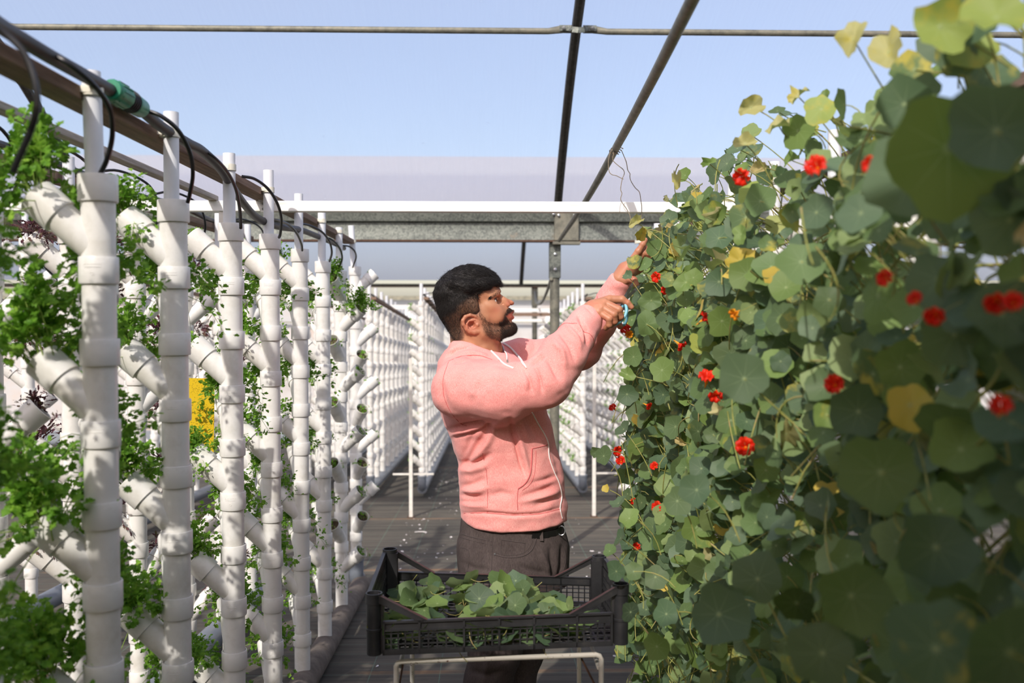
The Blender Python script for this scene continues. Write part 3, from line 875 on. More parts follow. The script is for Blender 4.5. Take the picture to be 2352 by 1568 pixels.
# second hose, over row B
hr2 = empty('supply_hose', (-1.27, 3, zr + .05), 'second black hose lying on the rail behind the pale batten', 'hose')
mb = MB(); mb.tube(spline([(-1.29, y, zr + .045 + .01 * math.sin(y * 5)) for y in np.arange(.6, 5.4, .5)], 4), .0115, 10); mb.obj('main_hose', M['hose'], hr2)
for i, y in enumerate([1.95, 2.45, 2.93, 3.46, 4.02, 4.55, 5.1]):
    mb = MB(); mb.tube(spline([(-1.28, y - .3, zr + .055), (-1.22, y - .22, zr + .075), (-1.16, y - .1, zr + .04), (-1.15, y - .04, zr - .05), (-1.20, y, 1.87)], 6), .0045, 8)
    mb.obj('drip_loop', M['tube'], hr2)
# background drip tubes
for key, X, y0, n in (('D', xD, 9.6, 10), ('E', xE, 9.6, 10), ('F', xF, 9.6, 6), ('G', xF + .62, 8.9, 5)):
    root = empty('supply_hose', (X, y0, floor_z(y0) + 2.03), 'thin dark hose with loops over the background row ' + {'D': 'left of the man', 'E': 'just behind the man', 'F': 'right of the steel post', 'G': 'behind the nasturtium edge'}[key], 'hose')
    mb = MB(); mb.tube([(X + .03, y, floor_z(y) + 2.04) for y in np.linspace(y0 - .1, y0 + n * .56, 6)], .011, 8); mb.obj('main_hose', M['hose'], root)
    for i in range(n):
        y = y0 + .56 * i; zz = floor_z(y) + 2.04; s = -1 if key == 'D' else 1
        mb = MB(); mb.tube(spline([(X + .03, y - .25, zz), (X + .10 * s + .02, y - .15, zz + .02), (X + .13 * s + .03, y - .06, zz - .03), (X + .02, y, zz - .07)], 5), .0045, 6)
        mb.obj('drip_loop', M['tube'], root)

# yellow card between the towers
y0 = 2.95
a = at(424, 868, y0); b = at(492, 1042, y0)
root = empty('sticky_trap', (0, 0, 0), 'yellow sticky insect card hanging between the left towers', 'sticky trap')
root.location = ((a.x + b.x) / 2, y0, b.z)
mb = MB(); mb.box((0, 0, (a.z - b.z) / 2), (b.x - a.x, .0025, a.z - b.z), Euler((.05, .03, .1)).to_matrix())
mb.obj('card', M['yellow'], root, world=False)
mb = MB(); mb.tube([(0, 0, a.z - b.z - .005), (-.965 - root.location.x, .0, zr - b.z + .001)], .0008, 5); mb.obj('hanging_wire', M['galv'], root, world=False)
# ================================================================== implicit surface modelling
KPX = 3.14 / F           # metres per photo pixel at the man's distance
def W(px, py, d=0):
    return np.array(at(px, py, 3.14 + d * KPX))

def bb(x0, x1, y0, y1, d0, d1):
    P = np.array([W(x, y, d) for x in (x0, x1) for y in (y0, y1) for d in (d0, d1)])
    return P.min(0), P.max(0)

class Grid:
    def __init__(s, lo, hi, h):
        s.h = h; s.lo = np.array(lo, dtype=np.float64)
        s.n = np.ceil((np.array(hi) - s.lo) / h).astype(int) + 1
        s.ax = [(s.lo[i] + np.arange(s.n[i]) * h).astype(np.float32) for i in range(3)]
        s.D = np.full(s.n, .08, np.float32)
    def sl(s, lo, hi):
        a = np.clip(np.floor((np.array(lo) - s.lo) / s.h).astype(int), 0, s.n)
        b = np.clip(np.ceil((np.array(hi) - s.lo) / s.h).astype(int) + 1, 0, s.n)
        return tuple(slice(a[i], b[i]) for i in range(3))
    def pts(s, S):
        return s.ax[0][S[0]][:, None, None], s.ax[1][S[1]][None, :, None], s.ax[2][S[2]][None, None, :]
    def op(s, fn, lo, hi, k=.0, mode='add', pad=.05):
        S = s.sl(np.array(lo) - pad - k, np.array(hi) + pad + k)
        if any(q.stop - q.start < 2 for q in S): return s
        X, Y, Z = s.pts(S)
        d = fn(X, Y, Z).astype(np.float32)
        a = s.D[S]
        if mode == 'add': s.D[S] = smin(a, d, k)
        elif mode == 'sub': s.D[S] = -smin(-a, d, k)
        elif mode == 'int': s.D[S] = -smin(-a, -d, k)
        return s
    def cap(s, a, b, ra, rb=None, k=.01, mode='add', px=True):
        rb = ra if rb is None else rb
        if px: a = W(*a); b = W(*b); ra *= KPX; rb *= KPX
        a = np.array(a, float); b = np.array(b, float); ab = b - a; L = max(1e-9, (ab ** 2).sum())
        def fn(X, Y, Z):
            t = np.clip(((X - a[0]) * ab[0] + (Y - a[1]) * ab[1] + (Z - a[2]) * ab[2]) / L, 0, 1)
            return np.sqrt((X - a[0] - t * ab[0]) ** 2 + (Y - a[1] - t * ab[1]) ** 2 + (Z - a[2] - t * ab[2]) ** 2) - (ra + t * (rb - ra))
        r = max(ra, rb)
        return s.op(fn, np.minimum(a, b) - r, np.maximum(a, b) + r, k, mode)
    def chain(s, pts, rs, k=.01, mode='add'):
        for i in range(len(pts) - 1):
            s.cap(pts[i], pts[i + 1], rs[i] if isinstance(rs, (list, tuple)) else rs, rs[i + 1] if isinstance(rs, (list, tuple)) else rs, k, mode)
        return s
    def ell(s, c, r, rot=0, k=.01, mode='add', yaw=0):
        """ellipsoid; r = (along x, depth, along z) px; rot turns it in the picture plane (deg, clockwise as seen), yaw about z"""
        c = W(*c); r = np.array(r, float) * KPX
        R = np.array(Euler((0, math.radians(rot), math.radians(yaw))).to_matrix())
        def fn(X, Y, Z):
            x = X - c[0]; y = Y - c[1]; z = Z - c[2]
            u = (R[0, 0] * x + R[1, 0] * y + R[2, 0] * z) / r[0]
            v = (R[0, 1] * x + R[1, 1] * y + R[2, 1] * z) / r[1]
            w_ = (R[0, 2] * x + R[1, 2] * y + R[2, 2] * z) / r[2]
            k0 = np.sqrt(u * u + v * v + w_ * w_)
            k1 = np.sqrt((u / r[0]) ** 2 + (v / r[1]) ** 2 + (w_ / r[2]) ** 2)
            return k0 * (k0 - 1) / np.maximum(k1, 1e-6)
        m = r.max()
        return s.op(fn, c - m, c + m, k, mode)
    def stack(s, rows, k=.01, mode='add', d0=0, p=2.0):
        """horizontal ellipse slices: (py, cx, a, b[, dc]) in px from top to bottom"""
        rows = [tuple(r) + (0,) * (5 - len(r)) for r in rows]
        zs = []; cx = []; cy = []; A = []; B = []
        for (py, c, a, b, dc) in rows:
            q = W(c, py, dc + d0); zs.append(q[2]); cx.append(q[0]); cy.append(q[1]); A.append(a * KPX); B.append(b * KPX)
        zs = np.array(zs)[::-1]; cx = np.array(cx)[::-1]; cy = np.array(cy)[::-1]; A = np.array(A)[::-1]; B = np.array(B)[::-1]
        def sm(z, v):
            # smooth interpolation of the slices
            return (np.interp(z - .012, zs, v) + np.interp(z, zs, v) + np.interp(z + .012, zs, v)) / 3
        def fn(X, Y, Z):
            z = Z.ravel()
            a = sm(z, A)[None, None, :]; b = sm(z, B)[None, None, :]; x0 = sm(z, cx)[None, None, :]; y0 = sm(z, cy)[None, None, :]
            u = np.abs(X - x0) / a; v = np.abs(Y - y0) / b
            q = (u ** p + v ** p) ** (1 / p)
            g = np.sqrt((u / a) ** 2 + (v / b) ** 2) / np.maximum(np.sqrt(u * u + v * v), 1e-6)
            d = (q - 1) / np.maximum(g, 1e-6)
            dz = np.maximum(zs[0] - Z, Z - zs[-1])
            return np.maximum(d, dz)
        lo = [min(cx) - max(A), min(cy) - max(B), zs[0]]; hi = [max(cx) + max(A), max(cy) + max(B), zs[-1]]
        return s.op(fn, lo, hi, k, mode)
    def poly(s, pts, k=0, mode='int', y0=-1e9, y1=1e9, grow=0.0):
        """prism along the depth of a picture-plane polygon (px); exact 2-D distance on the man's plane"""
        Q = np.array([W(x, y)[[0, 2]] for x, y in pts])
        X, _, Z = s.pts((slice(0, s.n[0]), slice(0, 1), slice(0, s.n[2])))
        d2 = poly_sd(X[:, 0, :], Z[:, 0, :], Q) - grow
        d = d2[:, None, :]
        if mode == 'int': s.D = -smin(-s.D, -d, k)
        elif mode == 'sub': s.D = -smin(-s.D, d + 0 * s.D, k)
        return s
    def cutpx(s, line, k=.0):
        """remove everything that is seen below a hem line given in photo pixels"""
        X, Y, Z = s.pts((slice(0, s.n[0]), slice(0, s.n[1]), slice(0, s.n[2])))
        P = [X + 0 * Y + 0 * Z, Y + 0 * X + 0 * Z, Z - CAMZ + 0 * X + 0 * Y]
        dt = lambda v: P[0] * v[0] + P[1] * v[1] + P[2] * v[2]
        z = dt(_Fw); px = 1176 + F * dt(_Rt) / z; py = 784 - F * dt(_Up) / z
        hy_ = np.interp(px, [q[0] for q in line], [q[1] for q in line])
        s.D = -smin(-s.D, -((py - hy_) * KPX).astype(np.float32), k)
        return s
    def mesh(s): return surface_nets(s.D, s.lo, s.h)

def smin(a, b, k):
    if k <= 0: return np.minimum(a, b)
    h = np.clip(.5 + .5 * (b - a) / k, 0, 1)
    return b + (a - b) * h - k * h * (1 - h)

def poly_sd(x, z, Q):
    x = np.asarray(x, np.float64) + 0 * z; z = np.asarray(z, np.float64) + 0 * x
    d = np.full(x.shape, 1e9); ins = np.zeros(x.shape, bool)
    n = len(Q)
    for i in range(n):
        a = Q[i]; b = Q[(i + 1) % n]; e = b - a
        t = np.clip(((x - a[0]) * e[0] + (z - a[1]) * e[1]) / max(1e-12, (e ** 2).sum()), 0, 1)
        d = np.minimum(d, (x - a[0] - t * e[0]) ** 2 + (z - a[1] - t * e[1]) ** 2)
        c = (a[1] > z) != (b[1] > z)
        with np.errstate(divide='ignore', invalid='ignore'):
            xi = (b[0] - a[0]) * (z - a[1]) / (b[1] - a[1] if b[1] != a[1] else 1e-12) + a[0]
        ins ^= c & (x < xi)
    d = np.sqrt(d)
    return np.where(ins, -d, d).astype(np.float32)

def surface_nets(D, lo, h):
    D = D.astype(np.float32); S = D < 0
    nx, ny, nz = D.shape
    c = [(i, j, k) for i in (0, 1) for j in (0, 1) for k in (0, 1)]
    sub = lambda A, o: A[o[0]:nx - 1 + o[0], o[1]:ny - 1 + o[1], o[2]:nz - 1 + o[2]]
    cnt = sum(sub(S, o).astype(np.int8) for o in c)
    act = (cnt > 0) & (cnt < 8)
    I = np.argwhere(act)
    idx = np.full(act.shape, -1, np.int64); idx[act] = np.arange(len(I))
    vals = np.stack([sub(D, o)[act] for o in c], 1)
    P = np.zeros((len(I), 3)); w_ = np.zeros(len(I))
    for a in range(8):
        for b in range(a + 1, 8):
            da = [abs(c[a][q] - c[b][q]) for q in range(3)]
            if sum(da) != 1: continue
            va, vb = vals[:, a], vals[:, b]
            m = (va < 0) != (vb < 0)
            t = np.where(m, va / np.where(m, va - vb, 1), 0)
            pa = np.array(c[a], float); pb = np.array(c[b], float)
            P[m] += pa + t[m, None] * (pb - pa); w_[m] += 1
    V = np.array(lo) + (I + P / w_[:, None]) * h
    Fs = []
    for ax in range(3):
        o = [slice(1, None)] * 3; 
        A = [slice(None)] * 3; B = [slice(None)] * 3
        A[ax] = slice(0, -1); B[ax] = slice(1, None)
        cr = S[tuple(A)] != S[tuple(B)]
        e = np.argwhere(cr)
        u, v = (ax + 1) % 3, (ax + 2) % 3
        ok = (e[:, u] > 0) & (e[:, v] > 0) & (e[:, u] < D.shape[u] - 1) & (e[:, v] < D.shape[v] - 1)
        e = e[ok]
        sgn = S[tuple(e.T)]
        def g(du, dv):
            q = e.copy(); q[:, u] += du; q[:, v] += dv; return idx[tuple(q.T)]
        f = np.stack([g(-1, -1), g(0, -1), g(0, 0), g(-1, 0)], 1)
        f = np.where(sgn[:, None], f, f[:, ::-1])
        Fs.append(f[(f >= 0).all(1)])
    return V, np.concatenate(Fs)

def vnormals(V, Fq):
    n = np.cross(V[Fq[:, 2]] - V[Fq[:, 0]], V[Fq[:, 3]] - V[Fq[:, 1]])
    N = np.zeros_like(V)
    for k in range(4): np.add.at(N, Fq[:, k], n)
    return N / np.maximum(np.linalg.norm(N, axis=1, keepdims=True), 1e-12)

def relax(V, Fq, it=2, lam=.5):
    for _ in range(it):
        A = np.zeros_like(V); c = np.zeros(len(V))
        for a, b in ((0, 1), (1, 2), (2, 3), (3, 0)):
            np.add.at(A, Fq[:, a], V[Fq[:, b]]); np.add.at(A, Fq[:, b], V[Fq[:, a]])
            np.add.at(c, Fq[:, a], 1); np.add.at(c, Fq[:, b], 1)
        V = V + lam * (A / c[:, None] - V)
    return V

def vnoise(P, s, seed=0):
    """cheap value noise in 3-D"""
    P = np.asarray(P) * s + seed * 17.3; i = np.floor(P).astype(np.int64); f = P - i; f = f * f * (3 - 2 * f)
    r = 0
    for dx in (0, 1):
        for dy in (0, 1):
            for dz in (0, 1):
                h = ((i[:, 0] + dx) * 73856093) ^ ((i[:, 1] + dy) * 19349663) ^ ((i[:, 2] + dz) * 83492791)
                h = (h * 2654435761) & 0xffffff
                wt = (f[:, 0] if dx else 1 - f[:, 0]) * (f[:, 1] if dy else 1 - f[:, 1]) * (f[:, 2] if dz else 1 - f[:, 2])
                r = r + wt * (h / 0xffffff)
    return r * 2 - 1

def folds(V, N, lines, side=-1, px_lines=True):
    """press creases (h<0) and raise ridges (h>0) on the cloth facing the aisle: (points px, half width px, height px)"""
    x, y = proj(V)
    face = np.clip(-N[:, 1] * 1.6 + .25, 0, 1) if side < 0 else np.clip(N[:, 1] * 1.6 + .25, 0, 1)
    disp = np.zeros(len(V))
    for (pts, wd, hh) in lines:
        d2 = np.full(len(V), 1e9); tt = np.zeros(len(V)); n = len(pts) - 1
        for i in range(n):
            a = np.array(pts[i], float); b = np.array(pts[i + 1], float); e = b - a
            t = np.clip(((x - a[0]) * e[0] + (y - a[1]) * e[1]) / (e ** 2).sum(), 0, 1)
            d = (x - a[0] - t * e[0]) ** 2 + (y - a[1] - t * e[1]) ** 2
            m = d < d2; d2 = np.where(m, d, d2); tt = np.where(m, (i + t) / n, tt)
        env = np.sin(np.clip(tt * .96 + .02, 0, 1) * PI) ** .6
        disp += hh * KPX * np.exp(-d2 / (2 * (wd * .6) ** 2)) * env * face
    disp = np.clip(disp, -10 * KPX, 10 * KPX)
    return V + N * disp[:, None]

def hairs(roots, dirs, length, rad, bend=None, nseg=3, name='strands', mat=None, parent=None):
    """thin tapering strands in one mesh"""
    n = len(roots); roots = np.asarray(roots); dirs = np.asarray(dirs)
    dirs = dirs / np.linalg.norm(dirs, axis=1, keepdims=True)
    a = np.where(np.abs(dirs[:, 2:3]) < .9, np.array([[0, 0, 1.]]), np.array([[1., 0, 0]]))
    u = np.cross(dirs, a); u /= np.linalg.norm(u, axis=1, keepdims=True); v = np.cross(dirs, u)
    L = np.broadcast_to(np.asarray(length), (n,))[:, None]
    bend = np.zeros((n, 3)) if bend is None else bend
    V = []
    for k in range(nseg + 1):
        t = k / nseg
        c = roots + dirs * L * t + bend * L * t * t
        r = rad * (1 - t * .75)
        for q in range(3):
            an = 2 * PI * q / 3
            V.append(c + (u * math.cos(an) + v * math.sin(an)) * r)
    V = np.stack(V, 1).reshape(-1, 3)
    per = (nseg + 1) * 3
    f = []
    for k in range(nseg):
        for q in range(3):
            f.append([k * 3 + q, k * 3 + (q + 1) % 3, k * 3 + 3 + (q + 1) % 3, k * 3 + 3 + q])
    f = np.array(f)
    Fc = (np.arange(n)[:, None, None] * per + f[None]).reshape(-1, 4)
    return V, Fc
# ================================================================== the man
MAN = empty('person', (W(1140, 1700)[0], 3.14, floor_z(3.14)), 'man in a pink hoodie and dark jeans reaching up to cut leaves with scissors', 'person')

PROFILE = [(1147, 640), (1149, 660), (1150, 668), (1149, 675), (1156, 680), (1166, 686), (1176, 690), (1181, 694), (1181, 699), (1176, 703), (1175, 706),
           (1178, 709), (1181, 714), (1180, 719), (1177, 721), (1181, 725), (1182, 730), (1177, 735), (1177, 738), (1184, 745), (1187, 753), (1183, 762), (1173, 768), (1160, 771),
           (1150, 776), (1152, 790), (1158, 830), (1170, 900), (940, 900), (940, 560), (1110, 560), (1140, 615)]

def build_head():
    g = Grid(*bb(995, 1200, 600, 870, -85, 85), .00165)
    # skull and face masses
    g.ell((1076, 676, 0), (68, 53, 60), -14, 0)
    g.ell((1060, 700, 0), (52, 50, 52), 0, .02)
    g.ell((1112, 672, 0), (37, 47, 34), 10, .015)
    g.ell((1118, 712, 0), (42, 46, 42), 0, .015)
    for s in (-1, 1):
        g.ell((1124, 703, 31 * s), (20, 15, 13), 20, .012)           # cheekbone
        g.chain([(1088, 742, 45 * s), (1110, 764, 40 * s), (1140, 767, 26 * s), (1168, 757, 9 * s)], [13, 13, 14, 13], .016)   # jaw
        g.ell((1100, 728, 40 * s), (20, 12, 28), -20, .012)
        g.ell((1140, 724, 22 * s), (19, 18, 24), 0, .012)
    g.ell((1152, 722, 0), (27, 24, 22), 20, .014)                     # muzzle
    g.ell((1170, 754, 0), (16, 15, 15), 0, .010)                      # chin
    g.chain([(1150, 745, 0), (1130, 768, 0)], [20, 18], .012)
    for s in (-1, 1):
        g.chain([(1127, 680, 40 * s), (1137, 675, 30 * s), (1144, 671, 17 * s), (1144, 672, 5 * s)], [5.5, 7, 7.5, 7], .008)  # brow ridge
        g.ell((1147, 690, 24 * s), (13, 13, 8.5), 12, .009, 'sub')    # socket
    # nose
    g.chain([(1144, 674, 0), (1156, 683, 0), (1168, 690, 0)], [6, 6.5, 8], .007)
    g.ell((1174, 694, 0), (8, 8, 7), 0, .004)
    for s in (-1, 1):
        g.ell((1163, 699, 8 * s), (9, 6, 6), 18, .004)
        g.ell((1157, 690, 7 * s), (12, 7, 9), 30, .007)
        g.ell((1170, 704, 5.5 * s), (4.2, 2.6, 2.4), 15, .0015, 'sub')  # nostril
        g.chain([(1154, 698, 15 * s), (1152, 704, 17 * s), (1156, 712, 19 * s)], 1.6, .004, 'sub')
    # eyeball seat and lids
    for s in (-1, 1):
        g.ell((1132, 691, 24.5 * s), (10.5, 8, 9), 0, .004)
        g.chain([(1126, 694, 33 * s), (1133, 687.5, 33.5 * s), (1140, 684.5, 29 * s), (1143, 686, 22 * s)], 1.8, .002)
        g.chain([(1127, 696, 33 * s), (1134, 697, 33 * s), (1141, 694, 29 * s)], 1.5, .002)
        g.chain([(1128, 688, 36 * s), (1134, 683, 36 * s), (1141, 680, 30 * s)], 1.1, .0015, 'sub')
    # lips
    g.chain([(1161, 723, 17), (1170, 719, 11), (1177, 716, 0), (1170, 719, -11), (1161, 723, -17)], [2.2, 3.2, 3.8, 3.2, 2.2], .003)
    g.chain([(1162, 726, 16), (1171, 728, 10), (1176, 729, 0), (1171, 728, -10), (1162, 726, -16)], [2.2, 3.8, 4.8, 3.8, 2.2], .003)
    g.chain([(1158, 725, 19), (1168, 724, 13), (1180, 722, 0), (1168, 724, -13), (1158, 725, -19)], [1.0, 1.1, 1.3, 1.1, 1.0], .0015, 'sub')
    # neck
    g.cap((1092, 738, 0), (1099, 850, 0), 46, 55, .022)
    g.cap((1070, 740, 0), (1090, 860, 0), 38, 52, .022)
    for s in (-1, 1): g.chain([(1079, 760, 44 * s), (1110, 800, 40 * s), (1138, 838, 18 * s)], [8, 8, 7], .012)
    g.ell((1148, 798, 0), (9, 9, 12), 0, .01)
    g.poly(PROFILE, .0018, 'int')
    # ears
    for s in (-1, 1):
        g.ell((1083, 743, 52 * s), (20, 6, 20), -12, .006)
        ring = [(1100, 733, 53), (1092, 726, 57), (1080, 723, 61), (1069, 727, 64), (1063, 736, 65), (1064, 746, 64), (1070, 755, 61), (1079, 761, 58), (1090, 763, 55), (1098, 762, 53)]
        ring = [(x, y, d * s) for x, y, d in ring]
        g.chain(ring, [3, 3.6, 3.8, 4, 4, 4, 4.2, 5, 6, 5.5], .0025)
        g.ell((1083, 747, 63 * s), (9.5, 12, 10), -15, .0012, 'sub')
        g.chain([(1070, 738, 66 * s), (1076, 730, 64 * s), (1088, 729, 61 * s)], 2.4, .001, 'sub')
        g.chain([(1074, 752, 62 * s), (1072, 744, 63 * s), (1077, 737, 62 * s), (1090, 735, 58 * s)], 2.0, .0015)
        g.chain([(1076, 741, 56 * s), (1074, 750, 57 * s), (1082, 756, 57 * s), (1091, 753, 55 * s)], 2.4, .002)
        g.ell((1097, 746, 56 * s), (4.0, 4, 5.0), 0, .0015)
    return g.mesh()

def finger(g, pts, r0, r1, k=.0022, nail=None):
    n = len(pts)
    rs = [r0 + (r1 - r0) * i / (n - 1) for i in range(n)]
    g.chain(pts, rs, k)
    for i in range(1, n - 1):   # knuckle swelling
        g.ell(pts[i], (rs[i] * 1.03,) * 3, 0, .002)

def build_rhand():
    g = Grid(*bb(1318, 1468, 660, 790, -110, 10), .0012)
    g.cap((1318, 748, -64), (1352, 723, -62), 23, 23, .0)
    g.cap((1352, 723, -62), (1370, 711, -62), 23, 21, .01)
    # palm: a slab of metacarpals running to the knuckles
    K = {'i': (1400, 688, -52), 'm': (1388, 696, -68), 'r': (1382, 706, -77), 'p': (1375, 717, -82)}
    w0 = {'i': (1362, 706, -54), 'm': (1360, 709, -62), 'r': (1358, 714, -68), 'p': (1357, 720, -70)}
    for q in 'imrp': g.cap(w0[q], K[q], 17, 10.5, .011)
    g.cap((1366, 716, -50), (1394, 714, -52), 17, 13, .012)
    finger(g, [K['i'], (1429, 688, -54), (1441, 696, -55), (1450, 705, -55)], 10.0, 6.4)
    finger(g, [K['m'], (1421, 711, -80), (1425, 727, -74), (1417, 738, -62)], 10.0, 6.8)
    finger(g, [K['r'], (1410, 722, -89), (1411, 738, -83), (1403, 747, -70)], 9.6, 6.6)
    finger(g, [K['p'], (1399, 732, -91), (1399, 746, -87), (1392, 753, -77)], 8.6, 6.0)
    g.cap((1370, 710, -42), (1400, 718, -30), 13, 11, .010)
    finger(g, [(1400, 718, -30), (1416, 734, -28), (1424, 749, -34)], 9.6, 7.2)
    for q in 'imr': g.cap(w0[q][:2] + (w0[q][2] - 15,), K[q][:2] + (K[q][2] - 8.5,), 2.2, 2.4, .004)
    # nail on the index tip
    return g.mesh()

def build_lhand():
    g = Grid(*bb(1380, 1502, 540, 700, -35, 70), .0012)
    g.cap((1408, 678, 34), (1422, 650, 24), 21, 22, .0)
    g.cap((1422, 650, 24), (1438, 622, 18), 23, 22, .01)
    w0 = [(1424, 640, 8), (1426, 638, 18), (1428, 636, 28), (1430, 634, 36)]
    K = [(1452, 598, 2), (1460, 602, 12), (1465, 609, 22), (1468, 618, 32)]
    for a, b in zip(w0, K): g.cap(a, b, 15, 10, .012)
    finger(g, [K[0], (1466, 577, -6), (1476, 562, -8), (1482, 551, -6)], 8.6, 5.8)
    finger(g, [K[1], (1478, 582, 4), (1488, 570, 2), (1492, 562, -2)], 8.6, 5.8)
    finger(g, [K[2], (1483, 597, 14), (1490, 590, 4), (1489, 583, -4)], 8.2, 5.8)
    finger(g, [K[3], (1482, 612, 24), (1488, 606, 14)], 7.4, 5.4)
    g.cap((1428, 648, 10), (1444, 640, -4), 12, 10, .01)
    finger(g, [(1444, 640, -4), (1456, 643, -12), (1462, 654, -14)], 9.2, 6.8)
    return g.mesh()

parts = []
Vh, Fh = build_head()
hx, hy = proj(Vh)
nh = vnormals(Vh, Fh)
def mask_poly(pts, x, y, soft):
    d = poly_sd(x, -y, np.array([(a, -b) for a, b in pts], float))
    return np.clip(.5 - d / soft, 0, 1)
BEARD = [(1092, 706), (1101, 705), (1108, 722), (1122, 737), (1140, 741), (1154, 735), (1158, 722), (1163, 710), (1174, 705), (1182, 709), (1181, 716), (1172, 716), (1163, 722), (1164, 731),
         (1172, 737), (1178, 738), (1196, 744), (1196, 775), (1150, 785), (1128, 778), (1114, 770), (1108, 756), (1104, 735), (1097, 722)]
HAIRM = [(1160, 646), (1151, 652), (1146, 652), (1131, 658), (1121, 665), (1106, 669), (1096, 676), (1096, 690), (1101, 712), (1096, 724), (1080, 719), (1066, 722), (1059, 732), (1060, 748), (1066, 760), (1064, 778), (1057, 788), (1040, 786), (985, 720), (975, 640), (1050, 580), (1150, 600)]
bm_ = mask_poly(BEARD, hx, hy, 12) * (.34 + .3 * mask_poly([(1140, 735), (1200, 735), (1200, 780), (1120, 784), (1112, 768)], hx, hy, 20))
hm_ = mask_poly(HAIRM, hx, hy, 8)
nk = mask_poly([(1110, 770), (1150, 780), (1150, 800), (1110, 795), (1090, 780)], hx, hy, 20) * .25
eye_l = np.exp(-(((hx - 1134) / 10) ** 2 + ((hy - 684.5) / 1.6) ** 2)) * .0
lipm = mask_poly([(1161, 724), (1170, 717), (1182, 712), (1186, 720), (1184, 732), (1174, 733), (1165, 728)], hx, hy, 3) * .8
flush = np.clip(np.exp(-(((hx - 1170) / 12) ** 2 + ((hy - 697) / 9) ** 2)) * .5 + np.exp(-(((hx - 1137) / 16) ** 2 + ((hy - 712) / 10) ** 2)) * .3
                + np.exp(-(((hx - 1080) / 20) ** 2 + ((hy - 745) / 20) ** 2)) * .55, 0, .8)
flush = np.maximum(flush, lipm)
beardA = np.clip(np.maximum(np.maximum(bm_, hm_ * .9), nk), 0, 1) * (1 - lipm)
parts.append((Vh, Fh, beardA, flush))
for fn in (build_rhand, build_lhand):
    v, f = fn()
    x, y = proj(v)
    parts.append((v, f, np.zeros(len(v)), .18 + .2 * (vnoise(v, 60, 3) > .2)))
# the arms and trunk inside the clothes keep the body one figure
g = Grid(*bb(1010, 1430, 630, 1780, -190, 190), .009)
g.stack([(830, 1100, 60, 95), (900, 1125, 95, 110), (1020, 1158, 92, 96), (1130, 1177, 92, 98), (1250, 1178, 100, 92), (1330, 1178, 90, 88)])
g.cap((1095, 790, 0), (1100, 860, 0), 44, 52, .02)
g.chain([(1062, 893, -100), (1180, 893, -140), (1255, 880, -150), (1325, 772, -95), (1352, 722, -60)], [40, 30, 27, 22, 18], .03)
g.chain([(1130, 850, 100), (1200, 830, 120), (1335, 800, 110), (1378, 735, 70), (1412, 664, 28)], [40, 32, 27, 23, 18], .03)
for s, kx in ((-1, 0), (1, 50)):
    g.chain([(1160 + kx * .4, 1330, 50 * s), (1132 + kx, 1500, 58 * s), (1112 + kx, 1600, 58 * s), (1100 + kx, 1740, 58 * s)], [60, 44, 38, 26], .03)
v, f = g.mesh(); parts.append((relax(v, f, 2), f, np.zeros(len(v)), np.zeros(len(v))))
VV = []; FF = []; B_ = []; C_ = []; n = 0
for v, f, b, c in parts: VV.append(v); FF.append(f + n); B_.append(b); C_.append(c); n += len(v)
body = addobj('body', mesh_np('body', np.concatenate(VV), [np.concatenate(FF)], M['skin'], cols={'beard': np.concatenate(B_), 'flush': np.concatenate(C_)}), MAN)
# eyes
for s in (-1, 1):
    c = W(1133, 690.5, 26 * s)
    look = Vector((1, .35 * s * -1 * .3 - (.42 if s < 0 else 0), .42)).normalized()
    m = MB(); m.lathe([(-8.6 * KPX * math.cos(a), 8.6 * KPX * math.sin(a)) for a in np.linspace(.01, PI - .01, 18)], c, look, 20); m.obj('eyeball', M['eye'], MAN)
    e = COL.objects[-1]
    m = MB(); m.lathe([(8.2 * KPX, 5.4 * KPX), (8.75 * KPX, 4.4 * KPX), (8.95 * KPX, 0.1 * KPX)], c, look, 16); i = m.obj('iris', M['iris'], MAN)
# nails
def nail(p, d, wd, ln, nrm):
    m = MB(); u = Vector(d).normalized(); nrm = Vector(nrm); nrm = (nrm - u * nrm.dot(u)).normalized(); v_ = u.cross(nrm)
    V = []; Fq = []
    for i in range(5):
        for j in range(5):
            a = (j - 2) / 2 * .9; t = i / 4
            V.append(Vector(p) + u * (t - .5) * ln + v_ * math.sin(a) * wd * .62 * (1 - .15 * t) + nrm * (math.cos(a) - 1) * wd * .5)
    for i in range(4):
        for j in range(4): Fq.append((i * 5 + j, i * 5 + j + 1, i * 5 + 6 + j, i * 5 + 5 + j))
    m.add(V, Fq); return m
nail(W(1449, 701.5, -61), W(1450, 706, -54) - W(1443, 697, -54), .011, .011, W(1452, 700, -62) - W(1448, 703, -54)).obj('fingernail', M['lip'], body)

